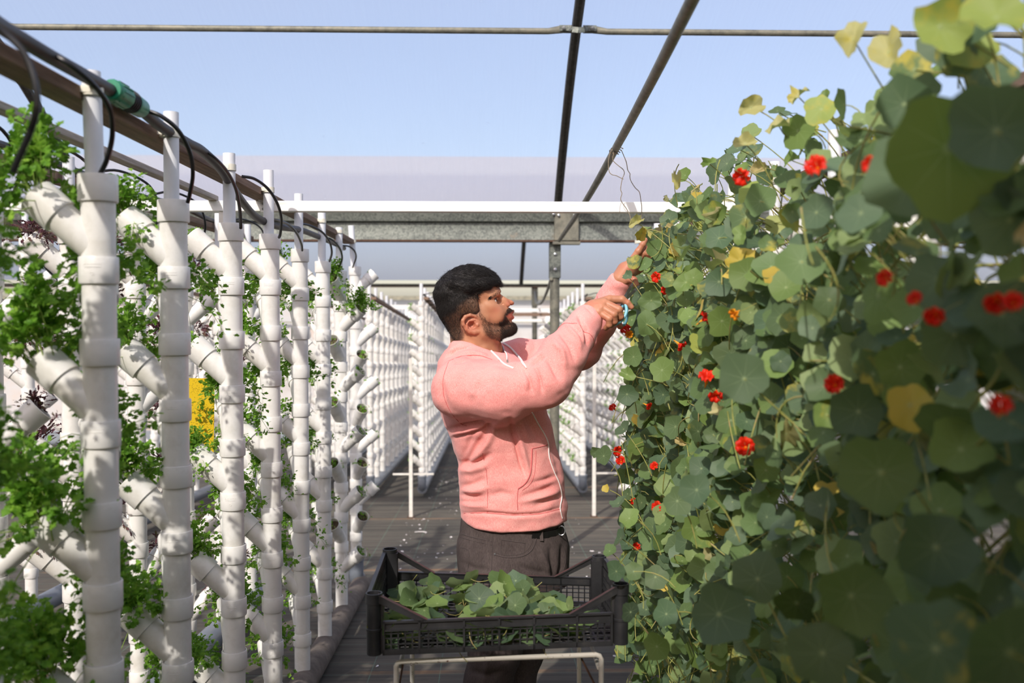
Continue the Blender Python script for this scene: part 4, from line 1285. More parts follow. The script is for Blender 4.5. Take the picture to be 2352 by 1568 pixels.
# hair -----------------------------------------------------------------
def build_hair():
    g = Grid(*bb(985, 1165, 595, 800, -75, 75), .0018)
    # scalp layer follows the skull
    g.ell((1076, 676, 0), (71, 56.5, 63), -14, 0)
    g.ell((1060, 702, 0), (56, 53.5, 56), 0, .02)
    g.cap((1068, 740, 0), (1078, 800, 0), 41, 44, .02)
    g.ell((1112, 672, 0), (38, 49, 36), 10, .012)
    for s in (-1, 1): g.ell((1088, 702, 46 * s), (17, 11.5, 24), -10, .008)
    # the longer top, swept forward
    g.ell((1062, 655, 0), (62, 50, 41), -20, .012)
    g.ell((1090, 640, 0), (52, 47, 30), 8, .01)
    g.ell((1122, 645, 0), (27, 40, 17), 30, .01)
    g.ell((1030, 672, 0), (34, 48, 36), 0, .012)
    for s in (-1, 1):
        g.chain([(1040, 650, 44 * s), (1075, 658, 52 * s), (1110, 652, 46 * s), (1138, 650, 30 * s)], [12, 12, 11, 7], .012)
    g.poly([(1149, 655), (1147, 641), (1138, 627), (1122, 614), (1100, 607), (1078, 606), (1052, 613), (1025, 625), (1005, 648), (996, 672), (995, 690), (1001, 714), (1010, 734), (1028, 757), (1046, 781), (1060, 790)] + [(1063, 778), (1064, 762), (1058, 748), (1058, 733), (1064, 723), (1080, 719), (1094, 723), (1101, 712), (1097, 690), (1096, 677), (1106, 669), (1121, 664), (1131, 657)], .0012, 'int')
    return g.mesh()
v, f = build_hair()
nr = vnormals(v, f)
x, y = proj(v)
top = np.clip((688 - y + (x - 1080) * .05) / 22, 0, 1)
flow = np.stack([v[:, 0] * 60, v[:, 1] * 260, v[:, 2] * 230], 1)
v = v + nr * ((vnoise(flow, 1, 5) * .0011 + vnoise(v, 75, 8) * .0016) * top + vnoise(v, 300, 2) * .0005)[:, None]
x, y = proj(v)
fadem = mask_poly([(1074, 690), (1096, 672), (1104, 690), (1104, 716), (1080, 722), (1056, 726), (1052, 706)], x, y, 14) + .8 * mask_poly([(1020, 730), (1050, 716), (1062, 740), (1064, 790), (1040, 785)], x, y, 16)
hair = addobj('hair', mesh_np('hair', v, [f], M['hair'], cols={'fade': np.clip(fadem, 0, 1) * .62}), MAN)
nr = vnormals(v, f); x, y = proj(v)
def strands_from(v, nr, sel, n, Lf, dirf, rad, name, mat, parent, jit=.35):
    ids = np.flatnonzero(sel); ids = RNG.choice(ids, n)
    P = v[ids] + RNG.normal(0, .0008, (n, 3)); N = nr[ids]
    d = dirf(P, N); d += RNG.normal(0, jit, (n, 3)) * .5
    L = Lf(P) * RNG.uniform(.6, 1.2, n)
    V_, F_ = hairs(P - N * .0006, d, L, rad, bend=-N * .35 + RNG.normal(0, .12, (n, 3)))
    return addobj(name, mesh_np(name, V_, [F_], mat), parent)
cr = W(1040, 640, 0)
def dtop(P, N):
    t = P - cr; t = t - N * (t * N).sum(1, keepdims=True); t /= np.maximum(np.linalg.norm(t, axis=1, keepdims=True), 1e-6)
    fw = np.array([[1.0, 0, -.25]]); 
    return N * .30 + t * .55 + fw * .45
strands_from(v, nr, (top > .25) & (nr[:, 1] < .5), 14000, lambda P: .018, dtop, .00045, 'top_hair_strands', M['hair'], hair)
strands_from(v, nr, (top < .6) & (nr[:, 1] < .5) & (fadem < .2 + .8 * RNG.random(len(v)) ** 2), 14000, lambda P: .006, lambda P, N: N * .55 + np.array([[-.25, 0, -.7]]), .00032, 'side_hair_strands', M['hair'], hair)
strands_from(v, nr, (fadem * (.4 + .6 * RNG.random(len(v))) > .45) & (nr[:, 1] < .4), 6000, lambda P: .006, lambda P, N: N * .5 + np.array([[-.1, 0, -.8]]), .0003, 'faded_side_hair', M['beard'], hair)
# hair fading into the sideburn and neck
selb = mask_poly(BEARD, hx, hy, 7)
dn = lambda P, N: N * .6 + np.array([[.35, 0, -.7]])
strands_from(Vh, nh, (selb * (.55 + .45 * RNG.random(len(Vh))) > .5) & (nh[:, 1] < .6) & (lipm < .3), 11000, lambda P: .0055 + .005 * (P[:, 0] > W(1150, 750)[0]), dn, .00021, 'beard', M['beard'], MAN, .5)
selc = mask_poly([(1146, 738), (1196, 744), (1194, 768), (1150, 776)], hx, hy, 6) + mask_poly([(1155, 726), (1166, 706), (1182, 706), (1180, 714), (1165, 722)], hx, hy, 3)
strands_from(Vh, nh, (selc > .5) & (lipm < .3), 4500, lambda P: .0085, dn, .00034, 'chin_beard', M['beard'], MAN, .6)
edge = mask_poly([(1080, 672), (1104, 668), (1104, 714), (1090, 722), (1058, 724), (1058, 700)], hx, hy, 6) + mask_poly([(1040, 740), (1066, 745), (1068, 786), (1046, 790)], hx, hy, 6)
strands_from(Vh, nh, (edge > .5) & (nh[:, 1] < .5), 3500, lambda P: .0035, lambda P, N: N * .4 + np.array([[.1, 0, -.8]]), .0002, 'fade_hair', M['beard'], MAN)
# eyebrows
bx = [(1123, 688), (1128, 682.5), (1136, 677), (1143, 671.5), (1148, 669)]
q = []
for s in (-1,):
    near = np.zeros(len(Vh), bool); dmin = np.full(len(Vh), 99.)
    for i in range(4):
        a = np.array(bx[i], float); b = np.array(bx[i + 1], float); e = b - a
        t = np.clip(((hx - a[0]) * e[0] + (hy - a[1]) * e[1]) / (e ** 2).sum(), 0, 1)
        dmin = np.minimum(dmin, np.hypot(hx - a[0] - t * e[0], hy - a[1] - t * e[1]))
    strands_from(Vh, nh, (dmin < 2.4) & (nh[:, 1] < .3), 1500, lambda P: .0075, lambda P, N: N * .12 + np.array([[-.75, 0, -.5]]), .00032, 'eyebrow', M['hair'], MAN, .14)
m = MB()
for (a0, b0) in (((1126.5, 694.5, -37), (1134, 687.2, -37)), ((1134, 687.2, -37), (1141, 684.5, -32))):
    m.tube([W(*a0), W(*b0)], .0011, 6)
m.obj('eyelashes', M['hair'], MAN)

# trousers ---------------------------------------------------------------
lo, hi = bb(1020, 1330, 1170, 1790, -150, 150)
lo[2] = floor_z(3.2) + .03
g = Grid(lo, hi, .0055)
g.stack([(1186, 1176, 118, 108), (1215, 1177, 122, 112), (1250, 1177, 131, 117), (1290, 1179, 132, 119), (1340, 1180, 126, 117)], 0)
g.chain([(1172, 1320, -55), (1138, 1490, -62), (1120, 1570, -62), (1108, 1660, -62), (1102, 1745, -62)], [76, 57, 52, 46, 42], .03)
g.chain([(1185, 1320, 55), (1194, 1490, 60), (1180, 1570, 62), (1165, 1660, 62), (1160, 1745, 62)], [76, 54, 49, 45, 42], .03)
v, f = g.mesh(); nr = vnormals(v, f)
TF = [([(1262, 1255), (1270, 1300), (1276, 1340)], 7, -6), ([(1240, 1262), (1256, 1300), (1262, 1340)], 8, 5), ([(1290, 1250), (1290, 1300), (1284, 1330)], 6, -7),
      ([(1190, 1300), (1230, 1312), (1262, 1316)], 8, -4), ([(1128, 1226), (1128, 1270), (1124, 1318)], 2.2, -2.4),
      ([(1060, 1290), (1090, 1305), (1130, 1310)], 7, -3), ([(1100, 1500), (1140, 1515), (1180, 1510)], 8, -5), ([(1080, 1540), (1120, 1550), (1160, 1540)], 8, -4), ([(1130, 1480), (1120, 1520), (1112, 1568)], 9, 5)]
v = folds(v, nr, [(a, b, c * 1.3) for a, b, c in TF]); v = v + nr * (vnoise(v, 14, 4) * .0035 + vnoise(v, 45, 6) * .001)[:, None]
trou = addobj('jeans', mesh_np('jeans', v, [f], M['denim']), MAN)
TB = BVHTree.FromPolygons([tuple(q) for q in v], [tuple(q) for q in f])

# hoodie -----------------------------------------------------------------
g = Grid(*bb(990, 1465, 630, 1245, -225, 195), .0041)
g.stack([(808, 1094, 66, 78), (824, 1102, 90, 108), (845, 1114, 109, 138), (880, 1122, 120, 146), (915, 1127, 124, 142), (950, 1135, 123, 134), (985, 1149, 121, 126), (1020, 1158, 119, 122), (1060, 1170, 118, 118),
         (1100, 1175, 123, 121), (1135, 1177, 121, 122), (1160, 1179, 126, 123), (1178, 1180, 121, 119), (1190, 1181, 124, 120), (1232, 1184, 120, 116)], 0, p=2.15)
g.chain([(1064, 893, -110), (1150, 903, -146), (1252, 880, -158), (1292, 818, -132), (1325, 772, -104), (1345, 740, -74), (1351, 727, -62)], [70, 62, 50, 47, 38, 30, 29], .035)
g.chain([(1130, 850, 108), (1200, 832, 128), (1290, 818, 128), (1336, 800, 112), (1378, 735, 72), (1406, 686, 42), (1424, 651, 24)], [62, 54, 48, 45, 38, 31, 29.5], .03)
# hood lying on the shoulders
g.ell((1038, 832, 0), (28, 74, 34), 14, .02)
ring = []
for t in np.linspace(0, 2 * PI, 19)[:-1]:
    ring.append((1094 - 52 * math.cos(t) + 8, 815 - 16 * math.cos(t), 62 * math.sin(t)))
for i in range(18):
    if i in (8, 9): continue
    a, b = ring[i], ring[(i + 1) % 18]
    t = (i + .5) / 18 * 2 * PI
    r = 13 + 6 * (.5 + .5 * math.cos(t))
    g.cap((a[0], a[1], a[2]), (b[0], b[1], b[2]), r, r, .012)
g.chain([(1046, 806, -52), (1085, 817, -66), (1122, 826, -52), (1142, 846, -28), (1180, 890, -10)], [13, 13, 12, 12, 8], .014)
g.chain([(1046, 806, 52), (1085, 806, 70), (1140, 802, 62), (1170, 826, 24), (1190, 890, 10)], [13, 13, 13, 12, 8], .014)
# cuffs: slightly drawn in before the rib
# neck opening
g.cap((1100, 700, 0), (1102, 800, 0), 49, 50, .006, 'sub')
g.cap((1128, 790, 0), (1150, 832, -2), 24, 12, .008, 'sub')
# sleeve mouths
def mouth(a, b, r, k=.002): g.cap(a, b, r, r, k, 'sub')
mouth((1349, 731, -64), (1392, 668, -45), 23)
mouth((1420, 659, 28), (1444, 612, 12), 24)
g.cutpx([(1000, 1180), (1056, 1186), (1070, 1200), (1090, 1213), (1150, 1223), (1200, 1223), (1240, 1218), (1280, 1206), (1310, 1192), (1330, 1188)], .004)
v, f = g.mesh(); nr = vnormals(v, f)
HF = [  # creases of the near sleeve, armpit, torso and hem
 ([(1030, 985), (1075, 978), (1125, 968)], 6, -8), ([(1032, 1000), (1080, 990), (1130, 972)], 7, 5), ([(1040, 1005), (1095, 990), (1140, 968)], 5, -6),
 ([(1222, 838), (1234, 826), (1250, 818)], 5, -5), ([(1214, 830), (1228, 816), (1246, 808)], 7, 3), ([(1200, 850), (1214, 870), (1222, 900)], 7, -4),
 ([(1230, 842), (1240, 868), (1246, 900)], 6, -5), ([(1196, 845), (1208, 868), (1212, 896)], 6, 4), ([(1256, 820), (1272, 848), (1284, 870)], 7, -4),
 ([(1285, 762), (1308, 790), (1322, 830)], 6, -4), ([(1300, 745), (1325, 775), (1335, 800)], 6, 4), ([(1328, 722), (1346, 758), (1350, 790)], 5, -5), ([(1318, 735), (1335, 762), (1340, 790)], 6, 4),
 ([(1272, 784), (1292, 808), (1300, 840)], 7, 4), ([(1150, 815), (1180, 826), (1210, 838)], 9, 4),
 ([(1120, 832), (1160, 838), (1200, 850)], 8, -3), ([(1105, 850), (1090, 880), (1085, 910)], 12, 3),
 ([(1125, 970), (1105, 1010), (1078, 1048), (1060, 1070)], 8, -6), ([(1140, 975), (1118, 1020), (1085, 1062)], 9, 6), ([(1095, 980), (1075, 1020), (1062, 1055)], 7, -4),
 ([(1172, 962), (1182, 1010), (1196, 1060), (1207, 1092)], 5, -8), ([(1182, 962), (1194, 1010), (1208, 1060), (1214, 1095)], 8, 5),
 ([(1058, 1062), (1080, 1066), (1110, 1056), (1130, 1040)], 8, -7), ([(1055, 1078), (1085, 1080), (1120, 1066)], 9, 6),
 ([(1056, 1118), (1085, 1112), (1115, 1098)], 8, -5), ([(1056, 1135), (1085, 1142), (1112, 1138)], 8, -5), ([(1060, 1126), (1090, 1128), (1120, 1120)], 8, 5), ([(1064, 1158), (1090, 1162), (1120, 1160)], 7, 5), ([(1058, 1150), (1085, 1154), (1105, 1150)], 5, -5),
 ([(1120, 1140), (1150, 1132), (1180, 1136)], 8, -3.5), ([(1200, 1140), (1245, 1128), (1280, 1110)], 8, -5), ([(1195, 1152), (1240, 1142), (1284, 1128)], 8, 5), ([(1215, 1108), (1250, 1102), (1284, 1090)], 7, -3.5), ([(1230, 1160), (1260, 1150), (1290, 1138)], 6, -4),
 ([(1062, 1178), (1120, 1178), (1180, 1183), (1240, 1180), (1290, 1166)], 4.5, -6),
 ([(1012, 870), (1018, 910), (1032, 950)], 10, -3), ([(1040, 832), (1080, 820), (1120, 826)], 6, -5), ([(1024, 822), (1050, 802), (1080, 796)], 5, -4), ([(1052, 812), (1090, 812), (1120, 818)], 7, 4),
 ([(1214, 962), (1226, 990), (1240, 1012)], 9, -5), ([(1195, 968), (1205, 990), (1214, 1010)], 7, 4), ([(1268, 1000), (1276, 1050), (1290, 1110)], 7, -3),
 ([(1340, 700), (1352, 708), (1362, 720)], 3, -2), ([(1385, 686), (1400, 700), (1418, 706)], 4, -5)]
v = folds(v, nr, [(a, b, c * (2.0 if a[0][1] < 960 else 1.35)) for a, b, c in HF])
HF2 = [([(1190, 788), (1196, 808), (1194, 826)], 6, -4), ([(1226, 780), (1230, 795), (1228, 808)], 6, -4), ([(1208, 784), (1214, 810), (1212, 830)], 7, 4)]
v = folds(v, nr, HF2)
nr = vnormals(v, f)
v = v + nr * (vnoise(v * np.array([1, 1, 1.6]), 16, 1) * .0035 + vnoise(v * np.array([1, 1, 1.5]), 38, 2) * .0014)[:, None]
v = relax(v, f, 1, .35)
hood = addobj('hoodie', mesh_np('hoodie', v, [f], M['hoodie']), MAN)
HB = BVHTree.FromPolygons([tuple(q) for q in v], [tuple(q) for q in f])
def on(bvh, px, py, lift=.0008):
    o = Vector((0, 0, CAMZ)); d = (at(px, py, 3) - o).normalized()
    h = bvh.ray_cast(o + d * 2.2, d)
    if h[0] is None: return None
    n_ = h[1] if h[1].dot(d) < 0 else -h[1]
    return h[0] + n_ * lift
def seam(name, bvh, pts, r, mat, parent, lift=.0004, dens=3, flat=False):
    pts = spline([(a, b, 0) for a, b in pts], dens)
    P = [q for q in (on(bvh, p.x, p.y, lift) for p in pts) if q is not None]
    m = MB(); m.tube(P, r, 6); return m.obj(name, mat, parent)
seam('shoulder_seam', HB, [(1030, 832), (1018, 870), (1020, 910), (1035, 945), (1058, 972), (1072, 978)], .0011, M['seam'], hood)
seam('hood_seam', HB, [(1030, 830), (1060, 818), (1100, 816), (1130, 826)], .0011, M['seam'], hood)
seam('side_seam', HB, [(1108, 1040), (1118, 1090), (1120, 1140), (1119, 1176)], .0008, M['seam'], hood)
seam('hem_seam', HB, [(1066, 1178), (1120, 1178), (1180, 1183), (1240, 1180), (1288, 1168)], .0012, M['seam'], hood)
def ring_seam(name, bvh, a, b, r, mat, parent, lift=.0003):
    a = Vector(W(*a)); b = Vector(W(*b)); u, v_, d = frame_of(b - a); P = []
    for t in np.linspace(0, 2 * PI, 37):
        o = u * math.cos(t) + v_ * math.sin(t)
        h = bvh.ray_cast(a + o * .09, -o)
        if h[0] is not None: P.append(h[0] + o * lift)
    m = MB(); m.tube(P, r, 6); return m.obj(name, mat, parent)
ring_seam('cuff_seam', HB, (1322, 776, -102), (1340, 745, -80), .0011, M['seam'], hood)
ring_seam('cuff_seam', HB, (1403, 692, 45), (1410, 678, 38), .0011, M['seam'], hood)
pk = [(1222, 1030), (1221, 1060), (1217, 1090), (1206, 1110), (1190, 1122)]
seam('pocket_edge', HB, pk, .0022, M['seam'], hood)
seam('pocket_stitch', HB, [(a + 9, b + 4) for a, b in pk], .0008, M['seam'], hood)
seam('pocket_side', HB, [(1190, 1122), (1188, 1150), (1190, 1180)], .0012, M['seam'], hood)
seam('pocket_top', HB, [(1222, 1030), (1240, 1026), (1258, 1021)], .0012, M['seam'], hood)
seam('zip', HB, [(1222, 946), (1234, 970), (1252, 1000), (1259, 1020), (1261, 1050), (1273, 1085), (1284, 1110), (1290, 1140), (1286, 1166), (1291, 1190)], .0019, M['cotton'], hood, .001)
seam('zip', HB, [(1128, 806), (1142, 820), (1158, 836), (1180, 846)], .0028, M['cotton'], hood, .001)
m = MB(); a = on(HB, 1166, 832, .004); m.box(a, (.006, .004, .010), bev=.001); m.tube([a, a + Vector((.012, -.002, -.016))], .0018, 6); m.obj('zip_slider', M['screw'], hood)
def cord(pts, name='drawstring', r=.0035):
    P = [q for q in (on(HB, p.x, p.y, .003) for p in spline([(a, b, 0) for a, b in pts], 4)) if q is not None]
    m = MB(); m.tube(P, [r] * (len(P) - 2) + [r * .8, r * .3], 8); return m.obj(name, M['cotton'], hood)
cord([(1157, 790), (1170, 798), (1182, 810), (1196, 828), (1210, 846)])
cord([(1154, 796), (1158, 806), (1163, 816), (1164, 828)], r=.0022)
# trouser details
seam('pocket_opening', TB, [(1134, 1273), (1165, 1280), (1200, 1277), (1222, 1262), (1232, 1236)], .0016, M['dseam'], trou)
seam('pocket_stitch', TB, [(1136, 1268), (1165, 1275), (1198, 1271), (1216, 1257), (1225, 1236)], .0008, M['dseam'], trou)
seam('waist_seam', TB, [(1056, 1224), (1080, 1232), (1130, 1243)], .0014, M['dseam'], trou)
seam('waist_seam', TB, [(1056, 1232), (1080, 1240), (1130, 1251)], .0010, M['dseam'], trou)
seam('coin_pocket', TB, [(1152, 1238), (1150, 1270)], .0010, M['dseam'], trou)
seam('coin_pocket', TB, [(1152, 1239), (1180, 1243), (1206, 1247)], .0013, M['dseam'], trou)
seam('coin_pocket', TB, [(1206, 1247), (1202, 1272)], .0010, M['dseam'], trou)
seam('back_pocket', TB, [(1048, 1256), (1076, 1264), (1074, 1312)], .0013, M['dseam'], trou)
seam('side_seam', TB, [(1132, 1230), (1131, 1270), (1128, 1320)], .0011, M['dseam'], trou)
seam('fly_seam', TB, [(1284, 1235), (1296, 1262), (1299, 1290), (1290, 1320)], .0012, M['dseam'], trou)
m = MB(); a = on(TB, 1137, 1272, .001); m.lathe([(0, .003), (.0015, .003), (.002, .001)], a, (0, -1, 0), 10); m.obj('rivet', M['screw'], trou)
bm2 = MB(); P = [on(TB, x_, y_, .003) for x_, y_ in ((1222, 1228), (1240, 1229), (1258, 1227), (1274, 1223), (1287, 1217))]
for i in range(4): bm2.bar(P[i], P[i + 1], .004, .022, up=(0, -.2, 1))
belt = bm2.obj('belt', M['leather'], trou)
c = on(TB, 1284, 1219, .009)
m = MB(); m.tube([c + Vector((math.cos(t) * .012, 0, math.sin(t) * .015)) for t in np.linspace(0, 2 * PI, 15)], .0022, 6); m.obj('belt_buckle', M['screw'], belt)
m = MB(); a = on(TB, 1241, 1220, .005); b = on(TB, 1243, 1242, .004); m.bar(a, b, .011, .003, up=(0, -1, 0)); m.obj('belt_loop', M['denim'], trou)
# shoes
for s, x0 in ((-1, 1108), (1, 1164)):
    c = W(x0, 1740, 62 * s); fz = floor_z(c[1])
    m = MB()
    V = []; Fq = []
    secs = [(-.075, .030, .055), (-.05, .036, .085), (0, .040, .090), (.05, .044, .070), (.11, .046, .050), (.16, .040, .036), (.185, .022, .026)]
    for (xx, hw, hh) in secs:
        for k in range(12):
            a = 2 * PI * k / 12
            V.append((c[0] + xx, c[1] + math.cos(a) * hw, fz + .022 + max(0, math.sin(a)) * hh + min(0, math.sin(a)) * .006))
    for i in range(6):
        for k in range(12): Fq.append((i * 12 + k, i * 12 + (k + 1) % 12, i * 12 + 12 + (k + 1) % 12, i * 12 + 12 + k))
    Fq += [tuple(range(12)), tuple(72 + k for k in range(12))]
    m.add(V, Fq); sh = m.obj('shoe', M['shoe'], MAN, sharp=60)
    m = MB(); V = [(c[0] + xx * 1.03, c[1] + sgn * (hw + .003), fz + zz) for (xx, hw, hh) in secs for sgn in (-1, 1) for zz in (.001, .022)]
    Fq = []
    for i in range(6):
        o = i * 4
        Fq += [(o, o + 4, o + 5, o + 1), (o + 2, o + 3, o + 7, o + 6), (o, o + 2, o + 6, o + 4), (o + 1, o + 5, o + 7, o + 3)]
    Fq += [(0, 1, 3, 2), (24, 26, 27, 25)]
    m.add(V, Fq); m.obj('sole', M['sole'], sh)

# scissors ------------------------------------------------------------------
SX = empty('scissors', W(1434, 686, -50), 'light blue handled scissors held open in his right hand', 'scissors')
def blade(tip, w0, d, name):
    a = Vector(W(1431, 693, d)); b = Vector(W(tip[0], tip[1], d)); u = (b - a).normalized(); n_ = Vector((0, -1, 0)); s_ = u.cross(n_).normalized()
    m = MB(); L = (b - a).length; V = []
    for (t, w1, w2) in ((0, .0035, .0035), (.25, .0045, .0045), (.75, .003, .0045), (1, .0002, .0012)):
        c = a + u * L * t
        for (o, y) in ((-w1, -.0006), (w2, -.0006), (w2, .0012), (-w1, .0004)): V.append(c + s_ * o * w0 + Vector((0, y, 0)))
    Fq = []
    for i in range(3):
        for k in range(4): Fq.append((i * 4 + k, i * 4 + (k + 1) % 4, i * 4 + 4 + (k + 1) % 4, i * 4 + 4 + k))
    Fq += [(0, 1, 2, 3), (12, 15, 14, 13)]
    m.add(V, Fq); return m.obj(name, M['blade'], SX)
blade((1455, 645), 1.25, -56, 'blade'); blade((1474, 650), 1.25, -53, 'blade')
m = MB(); m.lathe([(-.003, .0042), (.006, .0042), (.0075, .0025)], W(1434.5, 686, -52), (0, -1, 0), 14); m.obj('pivot', M['blue'], SX)
m = MB(); m.tube(spline([W(x_, y_, d_) for x_, y_, d_ in ((1433, 692, -54), (1437, 700, -58), (1439, 712, -64), (1436, 724, -68), (1427, 736, -70), (1415, 744, -68), (1408, 744, -62), (1408, 736, -52), (1416, 724, -46), (1426, 710, -48), (1433, 698, -52))], 5), .0052, 12)
m.obj('handle_ring', M['blue'], SX)
m = MB(); m.tube(spline([W(x_, y_, d_) for x_, y_, d_ in ((1432, 694, -50), (1436, 706, -40), (1440, 722, -34), (1438, 738, -28), (1430, 747, -22), (1418, 742, -20), (1414, 728, -22), (1420, 714, -30), (1430, 698, -44))], 5), .0048, 12)
m.obj('handle_ring', M['blue'], SX)
# ================================================================== crate on its stand
CB = {  # floor corners of the crate: front-left, front-right, back-left, back-right
 'FL': at(842, 1506, 2.20), 'FR': at(1443, 1481, 2.23)}
HC = .143
q = at(883, 1257, 2.60); CB['BL'] = Vector((q.x, q.y, q.z - HC))
q = at(1388, 1273, 2.60); CB['BR'] = Vector((q.x, q.y, q.z - HC))
CCEN = (CB['FL'] + CB['FR'] + CB['BL'] + CB['BR']) / 4
def cr_map(p):
    """crate coordinates: u 0..1 left to right, v 0..1 front to back, h metres"""
    u, v, h = p
    a = CB['FL'].lerp(CB['FR'], u); b = CB['BL'].lerp(CB['BR'], u)
    r = a.lerp(b, v); return Vector((r.x, r.y, r.z + h))
CW, CDp = .604, .40
crate = empty('plastic_crate', CCEN, 'black slatted plastic crate of cut leaves on a white folding stand', 'crate')
class CM(MB):
    def bx(s, x0, x1, y0, y1, z0, z1):
        """box in metres in crate space"""
        P = [(x, y, z) for x in (x0, x1) for y in (y0, y1) for z in (z0, z1)]
        s.add([cr_map((x / CW, y / CDp, z)) for x, y, z in P], [(0, 1, 3, 2), (4, 6, 7, 5), (0, 4, 5, 1), (2, 3, 7, 6), (0, 2, 6, 4), (1, 5, 7, 3)])
    def quad(s, pts, y0, y1, axis='x'):
        """extruded polygon: pts (along, z)"""
        n = len(pts); V = []
        for yy in (y0, y1):
            for (a, z) in pts:
                p = (a / CW, yy / CDp, z) if axis == 'x' else (yy / CW, a / CDp, z)
                V.append(cr_map(p))
        F_ = [(i, (i + 1) % n, n + (i + 1) % n, n + i) for i in range(n)] + [tuple(range(n))[::-1], tuple(range(n, 2 * n))]
        s.add(V, F_)
T = .0035
def long_wall(y, out):
    """out = -1 front, +1 back"""
    y0, y1 = (y, y + T) if out < 0 else (y - T, y)
    yo0, yo1 = (y - .006, y + T) if out < 0 else (y - T, y + .006)
    m = CM()
    hm = .078
    L0, L1 = .036, CW - .036
    m.bx(L0, L1, yo0, yo1, 0, .012)
    m.bx(L0, L1, yo0, yo1, hm - .004, hm + .001); m.bx(L0, L1, y0, y1, hm - .022, hm); m.bx(L0, L1, yo0, yo1, hm - .023, hm - .019)
    # grid
    ribs = [L0 + .003, .12, .222, .303, .384, .484, L1 - .003]
    for r in ribs: m.bx(r - .0025, r + .0025, yo0, yo1, 0, hm)
    for i in range(len(ribs) - 1):
        a, b = ribs[i], ribs[i + 1]; n = 5
        for k in range(1, n):
            c = a + (b - a) * k / n; m.bx(c - .0016, c + .0016, y0, y1, .01, hm - .02)
    for z in (.023, .037, .048): m.bx(L0, L1, y0, y1, z - .0012, z + .0012)
    # sloping braces up to the corner posts
    for (a, b, s) in ((.026, .122, 1), (CW - .026, CW - .122, -1)):
        m.quad([(a, HC - .003), (a, HC - .020), (b, hm - .005), (b + .016 * s, hm + .001)], yo0, yo1)
        m.quad([(a, HC - .001), (a, HC - .004), (b, hm + .006), (b + .016 * s, hm + .001)], y - .007, y + .007)
    return m
long_wall(0.004, -1).obj('front_wall', M['crate'], crate, sharp=20)
long_wall(CDp - .004, 1).obj('back_wall', M['crate'], crate, sharp=20)
def short_wall(x, out):
    x0, x1 = (x, x + T) if out < 0 else (x - T, x)
    xo0, xo1 = (x - .006, x + T) if out < 0 else (x - T, x + .006)
    m = CM(); A, B = .03, CDp - .03
    def bx(a, b, z0, z1, o=False): m.bx(xo0 if o else x0, xo1 if o else x1, a, b, z0, z1)
    bx(A, B, 0, .012, True); bx(A, B, HC - .012, HC - .004, True); bx(A, B, HC - .030, HC - .026, True)
    for k in range(19):
        c = A + (B - A) * k / 18; bx(c - .003, c + .003, .01, HC - .006)
    for z in (.03, .05, .07, .09, .115): bx(A, B, z - .002, z + .002)
    return m
short_wall(0.004, -1).obj('left_wall', M['crate'], crate, sharp=20)
short_wall(CW - .004, 1).obj('right_wall', M['crate'], crate, sharp=20)
m = CM()
for k in range(23):
    c = .02 + (CW - .04) * k / 22; m.bx(c - .003, c + .003, .01, CDp - .01, .003, .008)
for k in range(15):
    c = .02 + (CDp - .04) * k / 14; m.bx(.01, CW - .01, c - .003, c + .003, .003, .008)
for k in range(2): m.bx(.01, CW - .01, .13 + k * .13, .145 + k * .13, .001, .009)
m.obj('grid_floor', M['crate'], crate, sharp=20)
for (u, v) in ((0, 0), (1, 0), (0, 1), (1, 1)):
    base = cr_map((u, v, 0)); sx = 1 if u == 0 else -1; sy = 1 if v == 0 else -1
    c = base + Vector((sx * .016, sy * .014, 0))
    m = MB()
    m.lathe([(0, .0165), (.0, .0175), (.055, .0175), (.056, .0190), (.061, .0190), (.062, .0175), (.118, .0175), (.119, .0195), (HC, .0195), (HC, .0165), (HC - .03, .0160), (HC - .03, 0)], c, (0, 0, 1), 22, False, False)
    m.box(c + Vector((sx * .019, sy * .004, HC / 2 - .004)), (.006, .020, HC - .012)); m.box(c + Vector((sx * .008, sy * .017, HC / 2 - .004)), (.026, .005, HC - .012))
    m.obj('corner_post', M['crate'], crate)

# folding stand -------------------------------------------------------------
fz = floor_z(2.3)
st = empty('folding_stand', (CCEN.x, 2.3, fz), 'rust-flecked white tube stand with crossed brown bars under the black crate', 'stand')
r = .0062
a = at(910, 1519, 2.24); b = at(1381, 1503, 2.24)
zt1 = min(a.z, CB['FL'].z - .012)
m = MB(); P = [Vector((a.x, 2.24, fz + .02)), Vector((a.x, 2.24, a.z - .01)), Vector((a.x + .004, 2.24, a.z - .003)), Vector((a.x + .012, 2.24, a.z)), Vector((b.x - .012, 2.24, b.z)), Vector((b.x - .004, 2.24, b.z - .003)), Vector((b.x, 2.24, b.z - .01)), Vector((b.x, 2.24, fz + .02))]
m.tube(P, r, 12); m.obj('front_frame', M['standwhite'], st)
m = MB(); P = [Vector((a.x + .012, 2.57, fz + .02)), Vector((a.x + .012, 2.57, a.z - .006)), Vector((a.x + .03, 2.57, a.z + .003)), Vector((b.x - .04, 2.57, a.z + .006)), Vector((b.x - .02, 2.57, a.z - .003)), Vector((b.x - .02, 2.57, fz + .02))]
m.tube(P, r, 12); m.obj('back_frame', M['standwhite'], st)
for (x0, x1, y0_, y1_) in ((b.x - .045, b.x + .03, 2.26, 2.55), (a.x + .016, a.x - .01, 2.26, 2.55)):
    m = MB(); m.bar((x0, y0_, a.z - .004), (x1 + (x1 - x0) * .9, y0_ + .02, fz + .35), .004, .014, up=(0, 1, 0)); m.obj('cross_bar', M['rusty'], st)
for x_ in (a.x + .006, b.x - .006):
    m = MB(); m.tube([(x_, 2.24, a.z - .02), (x_, 2.57, a.z - .02)], .005, 8); m.obj('side_rail', M['standwhite'], st)

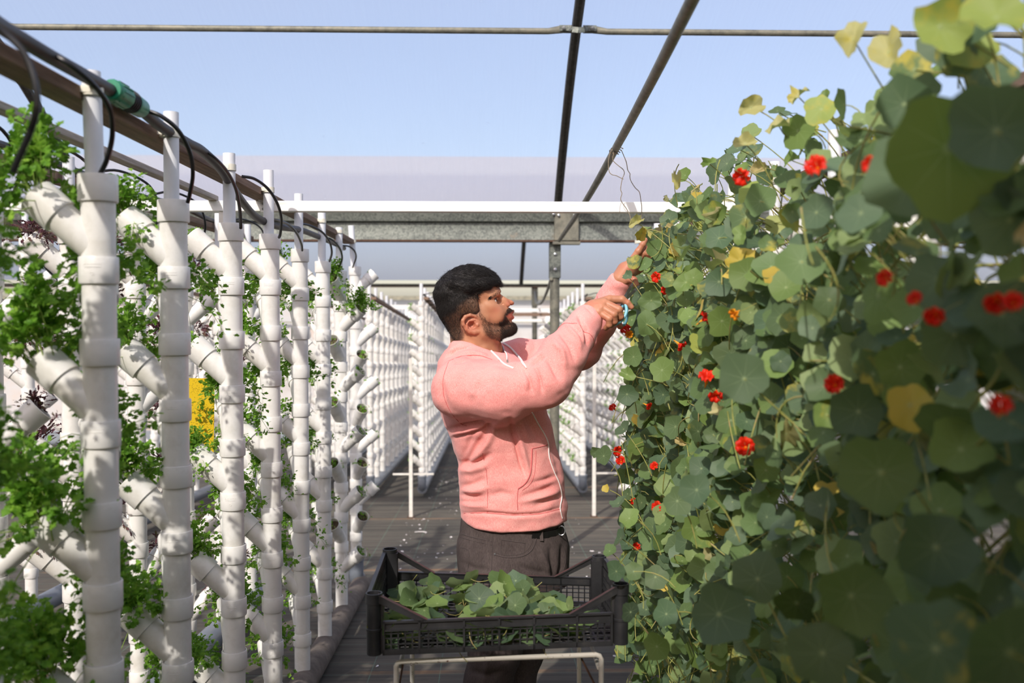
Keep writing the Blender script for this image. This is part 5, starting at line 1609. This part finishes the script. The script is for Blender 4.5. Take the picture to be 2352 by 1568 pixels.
# ================================================================== leaf builder (nasturtium)
NR = 18
def leaf_template():
    V = [(0, 0)]; 
    for rr in (.33, .68, 1.0):
        for k in range(NR): V.append((rr * math.cos(2 * PI * k / NR), rr * math.sin(2 * PI * k / NR)))
    T_ = [(0, 1 + k, 1 + (k + 1) % NR) for k in range(NR)]
    Q = []
    for q in range(2):
        for k in range(NR):
            Q.append((1 + q * NR + k, 1 + (q + 1) * NR + k, 1 + (q + 1) * NR + (k + 1) % NR, 1 + q * NR + (k + 1) % NR))
    return np.array(V), np.array(T_), np.array(Q)
LT, LF3, LF4 = leaf_template()
def leaves_np(pos, nrm, size, tint, curl=None, rng=RNG, crumple=None):
    """pos (N,3) petiole joint; nrm (N,3) facing; size (N,) diameter; tint (N,4)"""
    N = len(pos); nv = len(LT)
    nrm = nrm / np.linalg.norm(nrm, axis=1, keepdims=True)
    a = rng.normal(size=(N, 3)); u = np.cross(nrm, a); u /= np.linalg.norm(u, axis=1, keepdims=True); v = np.cross(nrm, u)
    ang = np.arctan2(LT[:, 1], LT[:, 0]); rad = np.hypot(LT[:, 0], LT[:, 1])
    ph = rng.uniform(0, 2 * PI, (N, 4))
    A = ang[None]
    out = 1 + .085 * np.cos(5 * A + ph[:, :1]) * rad ** 2 + .06 * np.cos(3 * A + ph[:, 1:2]) + .03 * np.cos(9 * A + ph[:, 2:3]) * rad ** 3 + .10 * np.cos(A)
    X = LT[None, :, 0] * out; Y = LT[None, :, 1] * out
    cup = (rng.uniform(-.05, .20, N) if curl is None else curl)[:, None]
    Z = cup * rad ** 2 + (.05 + .07 * np.abs(np.sin(ph[:, 2:3] * 3))) * rad ** 2 * np.cos(2 * A + ph[:, 3:4]) + .045 * rad ** 3 * np.cos(5 * A + ph[:, :1] + .5) - .04 * (1 - rad) ** 3
    if crumple is not None:
        c = crumple[:, None]
        # fold the blade in along one axis and roll the rim
        f = np.clip(np.abs(Y), 0, 2)
        Z = Z + c * (f ** 1.3) * .95 + c * .26 * np.cos(7 * A + ph[:, 1:2]) * rad ** 2 + c * .16 * np.sin(11 * A + ph[:, 2:3]) * rad ** 3 - c * .5 * rad ** 4 * (np.cos(A) > .2)
        Y = Y * (1 - .55 * c)
    s = (size * .5)[:, None]
    P = pos[:, None, :] + (X * s)[..., None] * u[:, None] + (Y * s)[..., None] * v[:, None] + (Z * s)[..., None] * nrm[:, None]
    uv = np.broadcast_to(LT[None], (N, nv, 2)).reshape(-1, 2)
    off = (np.arange(N) * nv)[:, None, None]
    return P.reshape(-1, 3), [(LF3[None] + off).reshape(-1, 3), (LF4[None] + off).reshape(-1, 4)], uv, np.repeat(tint, nv, axis=0)

def tubes_np(A, B, C, r0, r1, seg=4, n=5):
    """quadratic bezier tubes, vectorised; returns V,F"""
    N = len(A); ts = np.linspace(0, 1, n)
    r0 = np.broadcast_to(r0, (N,)); r1 = np.broadcast_to(r1, (N,))
    d = C - A; a = np.where(np.abs(d[:, 2:3]) < .8 * np.linalg.norm(d, axis=1, keepdims=True), [[0, 0, 1.]], [[1., 0, 0]])
    u = np.cross(d, a); u /= np.maximum(np.linalg.norm(u, axis=1, keepdims=True), 1e-9); v = np.cross(d, u); v /= np.maximum(np.linalg.norm(v, axis=1, keepdims=True), 1e-9)
    R = []
    for t in ts:
        c = A * (1 - t) ** 2 + 2 * B * t * (1 - t) + C * t * t
        r = (r0 * (1 - t) + r1 * t)[:, None]
        for k in range(seg):
            an = 2 * PI * k / seg
            R.append(c + (u * math.cos(an) + v * math.sin(an)) * r)
    V = np.stack(R, 1).reshape(-1, 3)
    f = np.array([[i * seg + k, i * seg + (k + 1) % seg, (i + 1) * seg + (k + 1) % seg, (i + 1) * seg + k] for i in range(n - 1) for k in range(seg)])
    return V, (np.arange(N)[:, None, None] * (n * seg) + f[None]).reshape(-1, 4)

def tints(n, yellow=.06, rng=RNG, pale=.1):
    base = np.array([[lin(86, 106, 68)[:3], lin(97, 121, 73)[:3], lin(78, 101, 73)[:3], lin(110, 133, 70)[:3], lin(92, 113, 84)[:3]]]).reshape(-1, 3)
    c = base[rng.integers(0, 5, n)] * rng.uniform(.8, 1.12, (n, 1))
    y = rng.random(n) < yellow
    yc = np.array([lin(176, 170, 78)[:3], lin(150, 158, 76)[:3], lin(206, 180, 84)[:3]])[rng.integers(0, 3, n)]
    c[y] = yc[y]
    p = (rng.random(n) < pale) & ~y; c[p] = np.array(lin(128, 146, 92)[:3])
    al = np.where(rng.random(n) < .07 + yellow * 1.5, rng.uniform(.3, .9, n), 0)
    return np.concatenate([c, al[:, None]], 1)

# picked leaves lying in the crate ---------------------------------------------
def one_leaf(name, size, i):
    rg = np.random.default_rng(100 + i)
    V, Fc, uv, tn = leaves_np(np.zeros((1, 3)), np.array([[0, 0, 1.]]), np.array([size]), tints(1, .0, rg, .0 if i % 5 else 1.0), rng=rg)
    me = mesh_np(name, V, Fc, M['leaf'], uv=uv, cols={'tint': tn})
    L = rg.uniform(.03, .06); A = np.zeros((1, 3)); A[0, 2] = -.001; C = np.array([[rg.uniform(-.6, .6) * L, rg.uniform(.4, .8) * L, -L * .7]]); B = np.array([[0, 0, -L * .5]])
    v, f = tubes_np(A, B, C, .0011, .0012)
    st_ = mesh_np('petiole', v, [f], M['nstem'])
    return me, st_
PROTO = [one_leaf('cut_leaf', s, i) for i, s in enumerate([.052, .060, .046, .066, .056, .050, .070, .044, .058, .062])]
rg = np.random.default_rng(5)
spots = []
tries = 0
while len(spots) < 118 and tries < 4000:
    tries += 1
    u = .06 + rg.random() * .76; v = .10 + rg.random() * .78
    h = .022 + .055 * math.exp(-((u - .42) / .34) ** 4) * rg.random() ** .45 + .006 * rg.random()
    if u > .74: h = .014 + rg.random() * .025
    p = cr_map((u, v, h))
    if any((p - q).length < .014 for q in spots): continue
    spots.append(p)
while len(spots) < 150:
    u = .05 + rg.random() * (.70 if len(spots) < 142 else .85); v = .035 + rg.random() * .10; h = .014 + rg.random() * .05
    spots.append(cr_map((u, v, h)))
spots.sort(key=lambda p: (round(p.y, 1), p.x))
def zone(u, v, h, hue):
    return '%s cut leaf %s, %s row, %s of the crate heap' % (hue, 'on top' if h > .055 else ('half buried' if h > .035 else 'low'), ['front', 'second', 'third', 'fourth', 'back'][min(4, int(v * 5.5))], ['left end', 'beside the left end', 'left of centre', 'just left of centre', 'dead centre', 'just right of centre', 'right of centre', 'beside the right end', 'right end'][min(8, int(u * 11))])
for i, p in enumerate(spots):
    j = i % 10
    me, st_ = PROTO[j]
    o = bpy.data.objects.new('cut_leaf', me); link(o)
    o.location = p
    rx = rg.normal(0, .5) + .35; ry = rg.normal(0, .5)
    o.rotation_euler = (rx, ry, rg.uniform(0, 2 * PI))
    q = p - CB['FL']; u = q.x / CW; v = (p.y - 2.2) / .4
    hh = p.z - cr_map((u, max(0, min(1, v)), 0)).z
    tag(o, zone(u, max(0, v), hh, ['pale', 'small green', 'wide green', 'tiny green', 'green', 'pale', 'broad green', 'little green', 'round green', 'large green'][j]), 'leaf', 'cut leaves heaped in the crate')
    c = bpy.data.objects.new('petiole', st_); link(c); c.parent = o
# ================================================================== parsley and friends
LOB = np.array([(0, 0), (.30, -.10), (.34, -.34), (.50, -.28), (.56, -.46), (.66, -.30), (.76, -.36), (.80, -.16), (.93, -.18), (1.0, 0), (.93, .18), (.80, .16), (.76, .36), (.66, .30), (.56, .46), (.50, .28), (.34, .34), (.30, .10)])
LANCE = np.array([(0, 0), (.2, -.10), (.3, -.20), (.36, -.10), (.5, -.22), (.56, -.11), (.74, -.18), (.8, -.07), (1, 0), (.8, .07), (.74, .18), (.56, .11), (.5, .22), (.36, .10), (.3, .20), (.2, .10)])
OVAL = np.array([(0, 0), (.25, -.22), (.5, -.30), (.8, -.22), (1, 0), (.8, .22), (.5, .30), (.25, .22)])
def leaflets_np(pos, dirs, nrm, size, shape, rg, curl=.25):
    n = len(pos); k = len(shape)
    dirs = dirs / np.linalg.norm(dirs, axis=1, keepdims=True)
    s = np.cross(nrm, dirs); s /= np.maximum(np.linalg.norm(s, axis=1, keepdims=True), 1e-9); m = np.cross(dirs, s)
    T_ = np.concatenate([[(.42, 0)], shape]); x = T_[:, 0]; y = T_[:, 1]
    c = rg.uniform(-.2, .55, n)[:, None] * curl / .25
    z = c * (np.abs(y)[None] * .8) - (x[None] ** 2) * rg.uniform(-.05, .35, n)[:, None] + rg.normal(0, .035, (n, k + 1))
    P = pos[:, None] + (dirs[:, None] * x[None, :, None] + s[:, None] * y[None, :, None] + m[:, None] * z[..., None]) * size[:, None, None]
    F_ = np.array([(0, 1 + i, 1 + (i + 1) % k) for i in range(k)])
    return P.reshape(-1, 3), (np.arange(n)[:, None, None] * (k + 1) + F_[None]).reshape(-1, 3)

def bush(seed, nst, L, spread, leafsz, shape, nleaf=9, droop=.5, mats=('parsley', 'pstem'), name='parsley', lean=(-.4, 0), rstem=.0009):
    rg = np.random.default_rng(seed)
    az = rg.uniform(0, 2 * PI, nst); tl = np.abs(rg.normal(0, spread, nst)); ln = L * rg.uniform(.45, 1.1, nst)
    base = np.stack([rg.normal(0, .010, nst), rg.normal(0, .010, nst), np.full(nst, -.012)], 1)
    d = np.stack([np.cos(az) * np.sin(tl) + lean[0] * .8, np.sin(az) * np.sin(tl) + lean[1], np.cos(tl)], 1)
    d /= np.linalg.norm(d, axis=1, keepdims=True)
    tip = base + d * ln[:, None]; tip[:, 2] -= droop * ln * np.clip(tl, 0, 1.4) ** 1.3 * .8
    mid = base + d * ln[:, None] * .6; mid[:, 2] += .02 * np.clip(tl, 0, 1)
    V, Fq = tubes_np(base, mid, tip, rstem * 1.2, rstem * .6, 4, 5)
    st = mesh_np(name + '_stems', V, [Fq], M[mats[1]])
    P = []; D_ = []; Nn = []; S = []; A = []; C = []
    for i in range(nst):
        fd = tip[i] - mid[i]; fd /= np.linalg.norm(fd)
        for q in range(nleaf):
            t = rg.uniform(.55, 1.0) if q else 1.0
            c = base[i] * (1 - t) ** 2 + 2 * mid[i] * t * (1 - t) + tip[i] * t * t
            side = rg.normal(0, 1, 3); side -= fd * side.dot(fd) * .6; side /= np.linalg.norm(side)
            dd = fd * .5 + side * .8; dd /= np.linalg.norm(dd)
            off = rg.uniform(.004, .024) * (leafsz / .024)
            e = c + dd * off
            P.append(e); D_.append(dd + rg.normal(0, .25, 3)); Nn.append(np.array([-.2, -.4, .9]) + rg.normal(0, .45, 3)); S.append(leafsz * rg.uniform(.7, 1.25)); A.append(c); C.append(e)
    V, Fq = leaflets_np(np.array(P), np.array(D_), np.array(Nn), np.array(S), shape, rg)
    fo = mesh_np(name + '_foliage', V, [Fq], M[mats[0]], smooth=False)
    return fo, st
PAR = [bush(20 + i, 42, .135, .62, .0185, LOB, 14, lean=(-.2, 0)) for i in range(5)]
PARs = [bush(40 + i, 15, .085, .7, .016, LOB, 12) for i in range(3)]
MIZ = [bush(60 + i, 22, .075, .55, .030, LANCE, 4, .2, ('mizuna', 'mizuna'), 'purple', (-.2, 0)) for i in range(3)]
SEE = [bush(80 + i, 12, .022, .5, .010, OVAL, 3, .1, ('seed', 'pstem'), 'seedling', (0, 0), .0006) for i in range(3)]
SEE1 = [bush(90 + i, 16, .020, .6, .012, OVAL, 3, .1, ('seed', 'pstem'), 'seedling', (0, 0), .0006)[0] for i in range(2)]
def put(name, pr, loc, label, cat, group, sc, rz, parts=('foliage', 'stems')):
    root = empty(name, loc, label, cat, group, rz)
    root.scale = (sc,) * 3
    for me, nm in zip(pr, parts):
        o = bpy.data.objects.new(nm, me); link(o); o.parent = root
    return root
rp = random.Random(3)
for i in range(len(ADIST)):
    lst = POCKETS[('A', i)]
    for j, (p, d, k) in enumerate(lst):
        tn = ['row tower beside the camera', 'row tower out of frame', 'tower cut by the left edge', 'nearest whole tower at the left', 'second whole left tower', 'third left tower', 'fourth left tower', 'fifth left tower', 'sixth left tower', 'seventh left tower', 'last left tower'][i]
        lvl = ORD[j] if j < len(ORD) else 'lowest'
        if i >= 9:
            if i == 9 and j <= 1:
                put('parsley_plant', PAR[j], p, 'curly parsley hanging from the %s pocket of the seventh left tower' % lvl, 'plant', 'parsley of the near left row', .85, 2.5); continue
            else:
                put('parsley_seedling', SEE[(i + j) % 3], p, 'short green shoots, %s pocket from the top, %s' % (lvl, tn), 'plant', 'shoots in the pockets', 1.5, rp.uniform(0, 6)); continue
        elif i >= 3 and i < 9 and (i, k) in ((5, 2), (6, 0), (5, 0)):
            put('parsley_plant', PARs[j % 3], p, 'small parsley, %s pocket from the top, %s' % (lvl, tn), 'plant', 'parsley of the near left row', .6, rp.uniform(-.5, .5)); continue
        left = k % 2 == 0
        if i == 4 and k in (3, 5): continue
        if left: sc = {0: 1.2, 1: 1.2, 2: 1.25, 3: 1.25, 4: .95, 5: .75, 6: .8, 7: .8, 8: .8, 9: 1.2}[i]
        else: sc = .95 if i < 9 else .7
        if i == 8 and left: sc = .7
        put('parsley_plant', (PAR if sc > .72 else PARs)[(i * 3 + j) % (5 if sc > .72 else 3)], p, 'curly parsley, %s pocket from the top, %s' % (lvl, tn), 'plant', 'parsley of the near left row', sc * rp.uniform(.85, 1.12), (0 if left else -.9) + rp.uniform(-.5, .5))
for i in range(9):
    for j, (p, d, k) in enumerate(POCKETS[('B', i)]):
        tn = ['tower beside the camera', 'nearest tower out of frame', 'tower at the left edge', 'second tower from the left edge', 'third tower from the left edge', 'fourth tower from the left edge', 'fifth tower from the left edge', 'last but one tower', 'farthest tower'][i]
        if k % 2 == 0:
            put('purple_leaf_plant', MIZ[(i + j) % 3], p, 'purple frilly salad, %s pocket down, %s, second row' % (ORD[j], tn), 'plant', 'purple salad of the second row', rp.uniform(.85, 1.25), rp.uniform(0, 6))
        else:
            put('purple_leaf_plant', MIZ[(i + j + 1) % 3], p, 'small purple salad, %s pocket down, %s, second row' % (ORD[j], tn), 'plant', 'purple salad of the second row', rp.uniform(.5, .8), rp.uniform(0, 6))
for key, nmax, lab in (('E', 3, 'just behind the man'), ('F', 7, 'right of the post'), ('G', 6, 'behind the nasturtium edge'), ('I', 4, 'far left'), ('J', 5, 'left behind the second row')):
    for i in range(nmax):
        for j, (p, d, k) in enumerate(POCKETS[(key, i)]):
            if (i * 7 + j * 3) % 5 == 4: continue
            if key in 'IJ':
                o = bpy.data.objects.new('purple_leaf_plant', MIZ[(i + j) % 3][0]); o.scale = (.6,) * 3
                tag(o, 'small dark salad, %s pocket, %s tower, background row %s' % (ORD[j], ORD[i], lab), 'plant', 'background salad ' + lab)
            else:
                o = bpy.data.objects.new('seedling_clump', SEE1[(i + j) % 2]); o.scale = (1.6,) * 3
                tag(o, 'tiny seedlings, %s pocket, %s tower, background row %s' % (ORD[j], ORD[i], lab), 'plant', 'background seedlings ' + lab)
            link(o); o.location = p
for i in (9, 10, 11):
    for j, (p, d, k) in enumerate(POCKETS[('C', i)]):
        put('parsley_seedling', SEE[(i + j) % 3], p, 'short green shoots in the %s pocket of the %s tower along the right row' % (ORD[j], ORD[i - 2]), 'plant', 'shoots in the right row', 1.5, rp.uniform(0, 6))

# ================================================================== nasturtium wall
def xs_of(y, z):
    P = np.stack([y * 1.0, z * 1.0, np.zeros_like(y)], 1)
    b = .535 + .05 * vnoise(P, 2.3, 3) + .025 * vnoise(P, 6, 5)
    b += .12 * np.clip((z - 1.72) / .3, 0, 1) + .05 * np.clip((.6 - z) / .5, 0, 1)
    b += .16 * np.clip((y - 3.55) / .6, 0, 1)
    b += .05 * np.clip((1.15 - y) / .5, 0, 1)
    return b
HEROES = [  # px, py, distance, size, tint(rgb or None), crumple
 (1458, 600, 3.02, .052, 0, 0), (1480, 606, 3.00, .050, 0, 0), (1442, 633, 3.0, .040, 0, .35), (1506, 572, 2.98, .066, 0, 0), (1530, 566, 3.1, .055, 0, 0), (1474, 536, 3.0, .05, 1, .6), (1500, 540, 3.05, .04, 2, .8),
 (1462, 510, 2.95, .05, 2, .8), (1496, 690, 2.9, .07, 0, .3), (1486, 745, 2.85, .075, 0, .2), (1440, 860, 2.8, .05, 0, .5), (1440, 905, 2.8, .062, 0, 0), (1455, 820, 2.85, .062, 0, 0), (1520, 850, 2.7, .075, 0, 0),
 (1386, 1047, 2.75, .056, 0, 0), (1370, 1038, 2.8, .040, 0, .4), (1392, 1121, 2.75, .024, 1, 0), (1432, 985, 2.7, .055, 0, .1), (1420, 1155, 2.6, .050, 0, .2), (1445, 1190, 2.5, .055, 0, .1), (1425, 1235, 2.4, .050, 0, 0),
 (1415, 1312, 2.20, .050, 0, 0), (1456, 1312, 2.20, .044, 0, 0), (1400, 1265, 2.45, .038, 0, 0), (1505, 1325, 2.3, .06, 0, 0), (1448, 1405, 2.12, .048, 3, 0), (1508, 1485, 2.05, .062, 0, 0), (1468, 1480, 2.1, .030, 0, .3), (1530, 1410, 2.1, .06, 0, 0),
 (1725, 247, 2.0, .060, 2, .55), (1712, 330, 2.0, .050, 2, .6), (1555, 411, 2.6, .050, 2, .9), (1629, 376, 2.4, .040, 0, .8), (1832, 300, 1.9, .070, 0, 0), (1886, 250, 1.8, .062, 4, 0), (1834, 222, 1.85, .045, 2, .7), (1790, 290, 1.9, .05, 2, .7),
 (1730, 443, 2.1, .068, 4, 0), (1960, 90, 1.5, .060, 2, .6), (2040, 120, 1.45, .070, 2, .5), (2195, 95, 1.3, .085, 0, 0), (2240, 110, 1.25, .06, 4, 0), (2160, 60, 1.2, .075, 4, .2), (2290, 40, 1.05, .08, 4, .3), (2110, 210, 1.35, .055, 0, 0), (2250, 40, 1.2, .07, 0, 0),
 (2180, 340, 1.0, .13, 0, 0), (2090, 410, 1.1, .10, 0, .1), (2290, 300, .95, .09, 0, 0), (1700, 600, 2.0, .066, 1, .4), (1840, 600, 1.6, .080, 0, 0), (1710, 870, 1.6, .085, 0, 0), (1972, 945, 1.35, .075, 0, 0), (2090, 930, 1.2, .062, 1, .2), (2024, 1085, 1.1, .09, 0, 0),
 (1955, 1368, 1.1, .082, 0, 0), (2150, 1255, 1.0, .078, 0, 0), (1650, 1410, 1.5, .095, 0, 0), (1890, 1500, 1.1, .075, 0, 0), (2150, 1490, .85, .085, 0, 0), (1600, 1125, 1.8, .062, 0, 0), (1830, 1385, 1.3, .055, 3, 0), (2320, 1500, .8, .08, 0, 0), (1740, 1330, 1.5, .08, 0, 0), (2300, 720, .95, .07, 0, 0), (1555, 1150, 2.1, .065, 0, 0)]
FLOWERS = [(1512, 636, 0), (1524, 668, 0), (1624, 872, 0), (1410, 938, 0), (1414, 1034, 0), (1427, 1060, 0), (1452, 1150, 0), (1514, 1166, 0), (1692, 718, 1), (1614, 735, 0), (2105, 690, 0), (2150, 722, 0), (2040, 640, 0), (1713, 1028, 0),
           (1710, 404, 0), (1486, 930, 0), (1442, 768, 1), (1466, 1253, 0), (2006, 380, 0), (1878, 388, 0), (2300, 940, 0), (1918, 885, 0), (1505, 1072, 0), (2290, 690, 0), (1440, 760, 0), (1645, 905, 0), (2330, 700, 0), (1560, 790, 0)]
TT = {1: lin(190, 168, 72), 2: lin(170, 166, 108), 3: lin(44, 58, 36), 4: lin(140, 156, 76), 0: None}
plants = []
for i in range(0, 9):
    for j, (p, d, k) in enumerate(POCKETS[('C', i)]):
        plants.append({'i': i, 'j': j, 'root': np.array(p), 'hero': [], 'fl': []})
roots = np.array([q['root'] for q in plants])
def near_plant(P):
    w_ = np.abs(roots - np.array(P)) * np.array([.2, 1, .8]) + np.where(roots[:, 2:3] < P[2] - .05, .1, 0)
    return int(np.argmin(w_.sum(1)))
for h in HEROES:
    P = at(h[0], h[1], h[2]); plants[near_plant(P)]['hero'].append((P, h))
for (px, py, ty) in FLOWERS:
    D = .50 * F / (px - 1115); D = min(D, 3.3)
    P = at(px, py, D); plants[near_plant(P)]['fl'].append((P, ty))
# flower meshes
def flower_mesh(seed, mat):
    rg = np.random.default_rng(seed); V = []; Fq = []
    m = MB()
    for q in range(5):
        a = 2 * PI * q / 5 + rg.normal(0, .1); W_ = .013 + rg.normal(0, .001)
        q_ = rg.uniform(.7, 1.25); R = [(.002, .002, -.004), (.007, .005, .008), (.012, .010, .017 * q_), (.018, .013, .022 * q_), (.023, .009, .021 * q_ - .004)]
        pts = []
        for (r_, hw, zz) in R:
            for t in (-1, -.5, 0, .5, 1):
                pts.append(Vector((r_, t * hw, zz + .006 * math.sin(t * 4 + q * 2 + seed) * (r_ / .023) - abs(t) * .002)))
        ca, sa = math.cos(a), math.sin(a)
        pts = [Vector((p.x * ca - p.y * sa, p.x * sa + p.y * ca, p.z)) for p in pts]
        m.add(pts, [(i * 5 + j, i * 5 + j + 1, i * 5 + 6 + j, i * 5 + 5 + j) for i in range(4) for j in range(4)])
    return m.mesh('petals', mat, sharp=0)
FLW = [flower_mesh(1, M['red']), flower_mesh(2, M['orange'])]
mb = MB(); mb.lathe([(-.028, .001), (-.02, .0022), (-.006, .005), (.002, .004), (.006, .001)], (0, 0, 0), (.25, 0, 1), 8); SPUR = mb.mesh('spur', M['orange'])
mb = MB(); mb.tube([(0, 0, -.005), (.01, 0, -.03), (.04, .01, -.07)], .0011, 5); FST = mb.mesh('flower_stalk', M['nstem'])
TN = ['behind the camera', 'beside the camera', 'nearest in view at the right edge', 'second in view from the right edge', 'third from the right edge', 'fourth from the right edge', 'fifth, next to the crate', 'sixth, next to the man', 'last, beyond the man']
HN = ['at the very top', 'just under the top', 'above head height', 'at head height', 'at shoulder height', 'at chest height', 'at waist height', 'at hip height', 'at thigh height', 'at knee height', 'near the floor', 'at the floor']
for q in plants:
    i, j, root = q['i'], q['j'], q['root']
    rg = np.random.default_rng(1000 + i * 40 + j)
    n = 52 if i > 1 else 42
    if i >= 6: n = 44
    if i == 8: n = 32
    if j <= 2: n += 30
    y = root[1] + rg.normal(0, .17, n)
    z = root[2] + rg.uniform(-.30, .13, n) - np.abs(rg.normal(0, .05, n))
    if j == 0: z[:30] = root[2] + rg.uniform(-.05, .24, 30)
    z = np.maximum(z, floor_z(root[1]) + .06 + .1 * rg.random(n)); z = np.minimum(z, 2.12 + rg.normal(0, .02, n))
    lim = 4.15
    y = np.where(y > lim, lim - rg.random(n) * .3, y)
    x = xs_of(y, z) + rg.exponential(.075, n); x = np.minimum(x, .98)
    P = np.stack([x, y, z], 1)
    topf = np.clip((z - 1.55) / .45, 0, 1)
    N_ = np.array([[-.62, -.62, .42]]) + rg.normal(0, .42, (n, 3))
    sz = rg.uniform(.040, .078, n) * (1 - .12 * topf)
    tn = tints(n, .015 + .16 * float(topf.mean()), rg, .08 + .2 * float(topf.mean()))
    cr = np.where(rg.random(n) < .04 + .30 * topf, rg.uniform(.35, .95, n), 0)
    dryc = np.array([lin(178, 160, 108)[:3], lin(150, 144, 96)[:3], lin(196, 186, 132)[:3]])[rg.integers(0, 3, n)]
    dm = (cr > .55) & (rg.random(n) < .6); tn[dm, :3] = dryc[dm]
    qx, qy = proj(P)
    def win(a, b, c, d_): return (qx > a) & (qx < b) & (qy > c) & (qy < d_) & (P[:, 1] < 3.2)
    keep = ~(win(1418, 1486, 628, 712) | win(1395, 1440, 590, 672) | win(1330, 1468, 670, 768))
    P, N_, sz, tn, cr = P[keep], N_[keep], sz[keep], tn[keep], cr[keep]; n = len(P)
    for (hp, h) in q['hero']:
        P = np.vstack([P, np.array(hp)]); nn = np.array([-.35, -.85, .25]) + rg.normal(0, .18, 3)
        if hp.y > 1.6 and h[3] < .06: nn = np.array([-.5, -.7, .3]) + rg.normal(0, .3, 3)
        N_ = np.vstack([N_, nn]); sz = np.append(sz, h[3]); cr = np.append(cr, h[5])
        t0 = tints(1, 0, rg, 0)
        if h[4]: t0[0, :3] = TT[h[4]][:3]; t0[0, 3] = .6 if h[4] != 3 else 0
        tn = np.vstack([tn, t0])
    V, Fc, uv, tn2 = leaves_np(P, N_, sz, tn, rng=rg, crumple=cr)
    R = empty('nasturtium_plant', Vector(root), 'nasturtium %s on right-row tower %s' % (HN[min(j, 11)], TN[i]), 'plant', 'nasturtiums of the right row')
    addobj('foliage', mesh_np('nasturtium_foliage', V, Fc, M['leaf'], uv=uv, cols={'tint': tn2}), R)
    # petioles and vines
    m_ = len(P)
    nv_ = 6
    vt = root[None] + np.stack([rg.uniform(-.30, -.12, nv_), rg.normal(0, .16, nv_), rg.uniform(-.40, .08, nv_)], 1)
    vt[:, 2] = np.maximum(vt[:, 2], floor_z(root[1]) + .05)
    vm = root[None] * .5 + vt * .5 + np.stack([rg.uniform(-.12, -.02, nv_), rg.normal(0, .04, nv_), rg.uniform(0, .10, nv_)], 1)
    anc = P + np.stack([rg.uniform(.03, .12, m_), rg.normal(0, .035, m_), rg.uniform(-.13, -.02, m_)], 1)
    anc[:, 0] = np.minimum(anc[:, 0], .97); anc[:, 2] = np.maximum(anc[:, 2], floor_z(root[1]) + .03)
    Nn = N_ / np.linalg.norm(N_, axis=1, keepdims=True)
    midp = (P + anc) / 2 - Nn * .02 + np.array([[0, 0, .025]]) + rg.normal(0, .012, (m_, 3))
    V1, F1 = tubes_np(anc, midp, P - Nn * .001, .0016, .0012, 5, 6)
    V2, F2 = tubes_np(np.repeat(root[None], nv_, 0), vm, vt, .0030, .0018, 6, 8)
    # loose tangled runners
    k_ = 14
    ra = P[rg.integers(0, n, k_)] + rg.normal(0, .03, (k_, 3)); rb = ra + np.stack([rg.normal(0, .03, k_), rg.normal(0, .10, k_), rg.uniform(-.16, .02, k_)], 1); rm = (ra + rb) / 2 + rg.normal(0, .035, (k_, 3))
    for arr in (ra, rb, rm): arr[:, 0] = np.clip(arr[:, 0], .46, .97); arr[:, 2] = np.clip(arr[:, 2], floor_z(root[1]) + .03, 2.13)
    V3, F3 = tubes_np(ra, rm, rb, .0018, .0014, 5, 8)
    addobj('stems', mesh_np('nasturtium_stems', np.concatenate([V1, V2, V3]), [np.concatenate([F1, F2 + len(V1), F3 + len(V1) + len(V2)])], M['nstem']), R)
    fl = list(q['fl'])
    for (fp, ty) in fl:
        o = bpy.data.objects.new('flower', FLW[ty]); link(o); o.parent = R
        o.location = Vector(fp) - R.location
        dv = Vector((-.6 + rg.normal(0, .6), -.7, .15 + rg.normal(0, .5))).normalized()
        o.rotation_euler = dv.to_track_quat('Z', 'Y').to_euler()
        o.scale = ((.68 + rg.uniform(-.15, .15)) * (.7 if fp.y < 1.35 else 1),) * 3
        s_ = bpy.data.objects.new('spur', SPUR); link(s_); s_.parent = o
        s_ = bpy.data.objects.new('flower_stalk', FST); link(s_); s_.parent = o

# ================================================================== litter on the floor
rg = np.random.default_rng(77)
n = 420
x = rg.uniform(-.66, .8, n); y = rg.uniform(4.2, 12.5, n)
P = np.stack([x, y, floor_z(y) + .003], 1)
N_ = np.array([[0, 0, 1.]]) + rg.normal(0, .25, (n, 3)); d = rg.normal(size=(n, 3)); d[:, 2] *= .1
V, Fq = leaflets_np(P, d, N_, rg.uniform(.006, .028, n), OVAL, rg)
tag(addobj('fallen_petals', mesh_np('fallen_petals', V, [Fq], M['cotton'], smooth=False)), 'scattered dry white flakes on the walkway behind the man', 'litter', kind='stuff')
for q_, (px, py, Y) in enumerate(((1560, 1552, 4.0), (1000, 1183, 8.0), (960, 1212, 7.2))):
    pass
bits = [((760, 1030), 'short black hose offcut lying on the floor left of the crate', (945, 1242, 6.05), 'tube'), ((0, 0), 'pale curled offcut lying behind the crate', (965, 1181, 7.6), 'cotton')]
for (_, lab, (px, py, Y), mt) in bits:
    X = at(px, py, Y).x; zf = floor_z(Y) + .006
    mb = MB(); mb.tube([(X + .05 * math.cos(a), Y + .03 * math.sin(a), zf) for a in np.linspace(-.6, 2.6, 9)], .003, 6)
    tag(mb.obj('hose_offcut' if mt == 'tube' else 'plastic_offcut', M[mt]), lab, 'scrap')
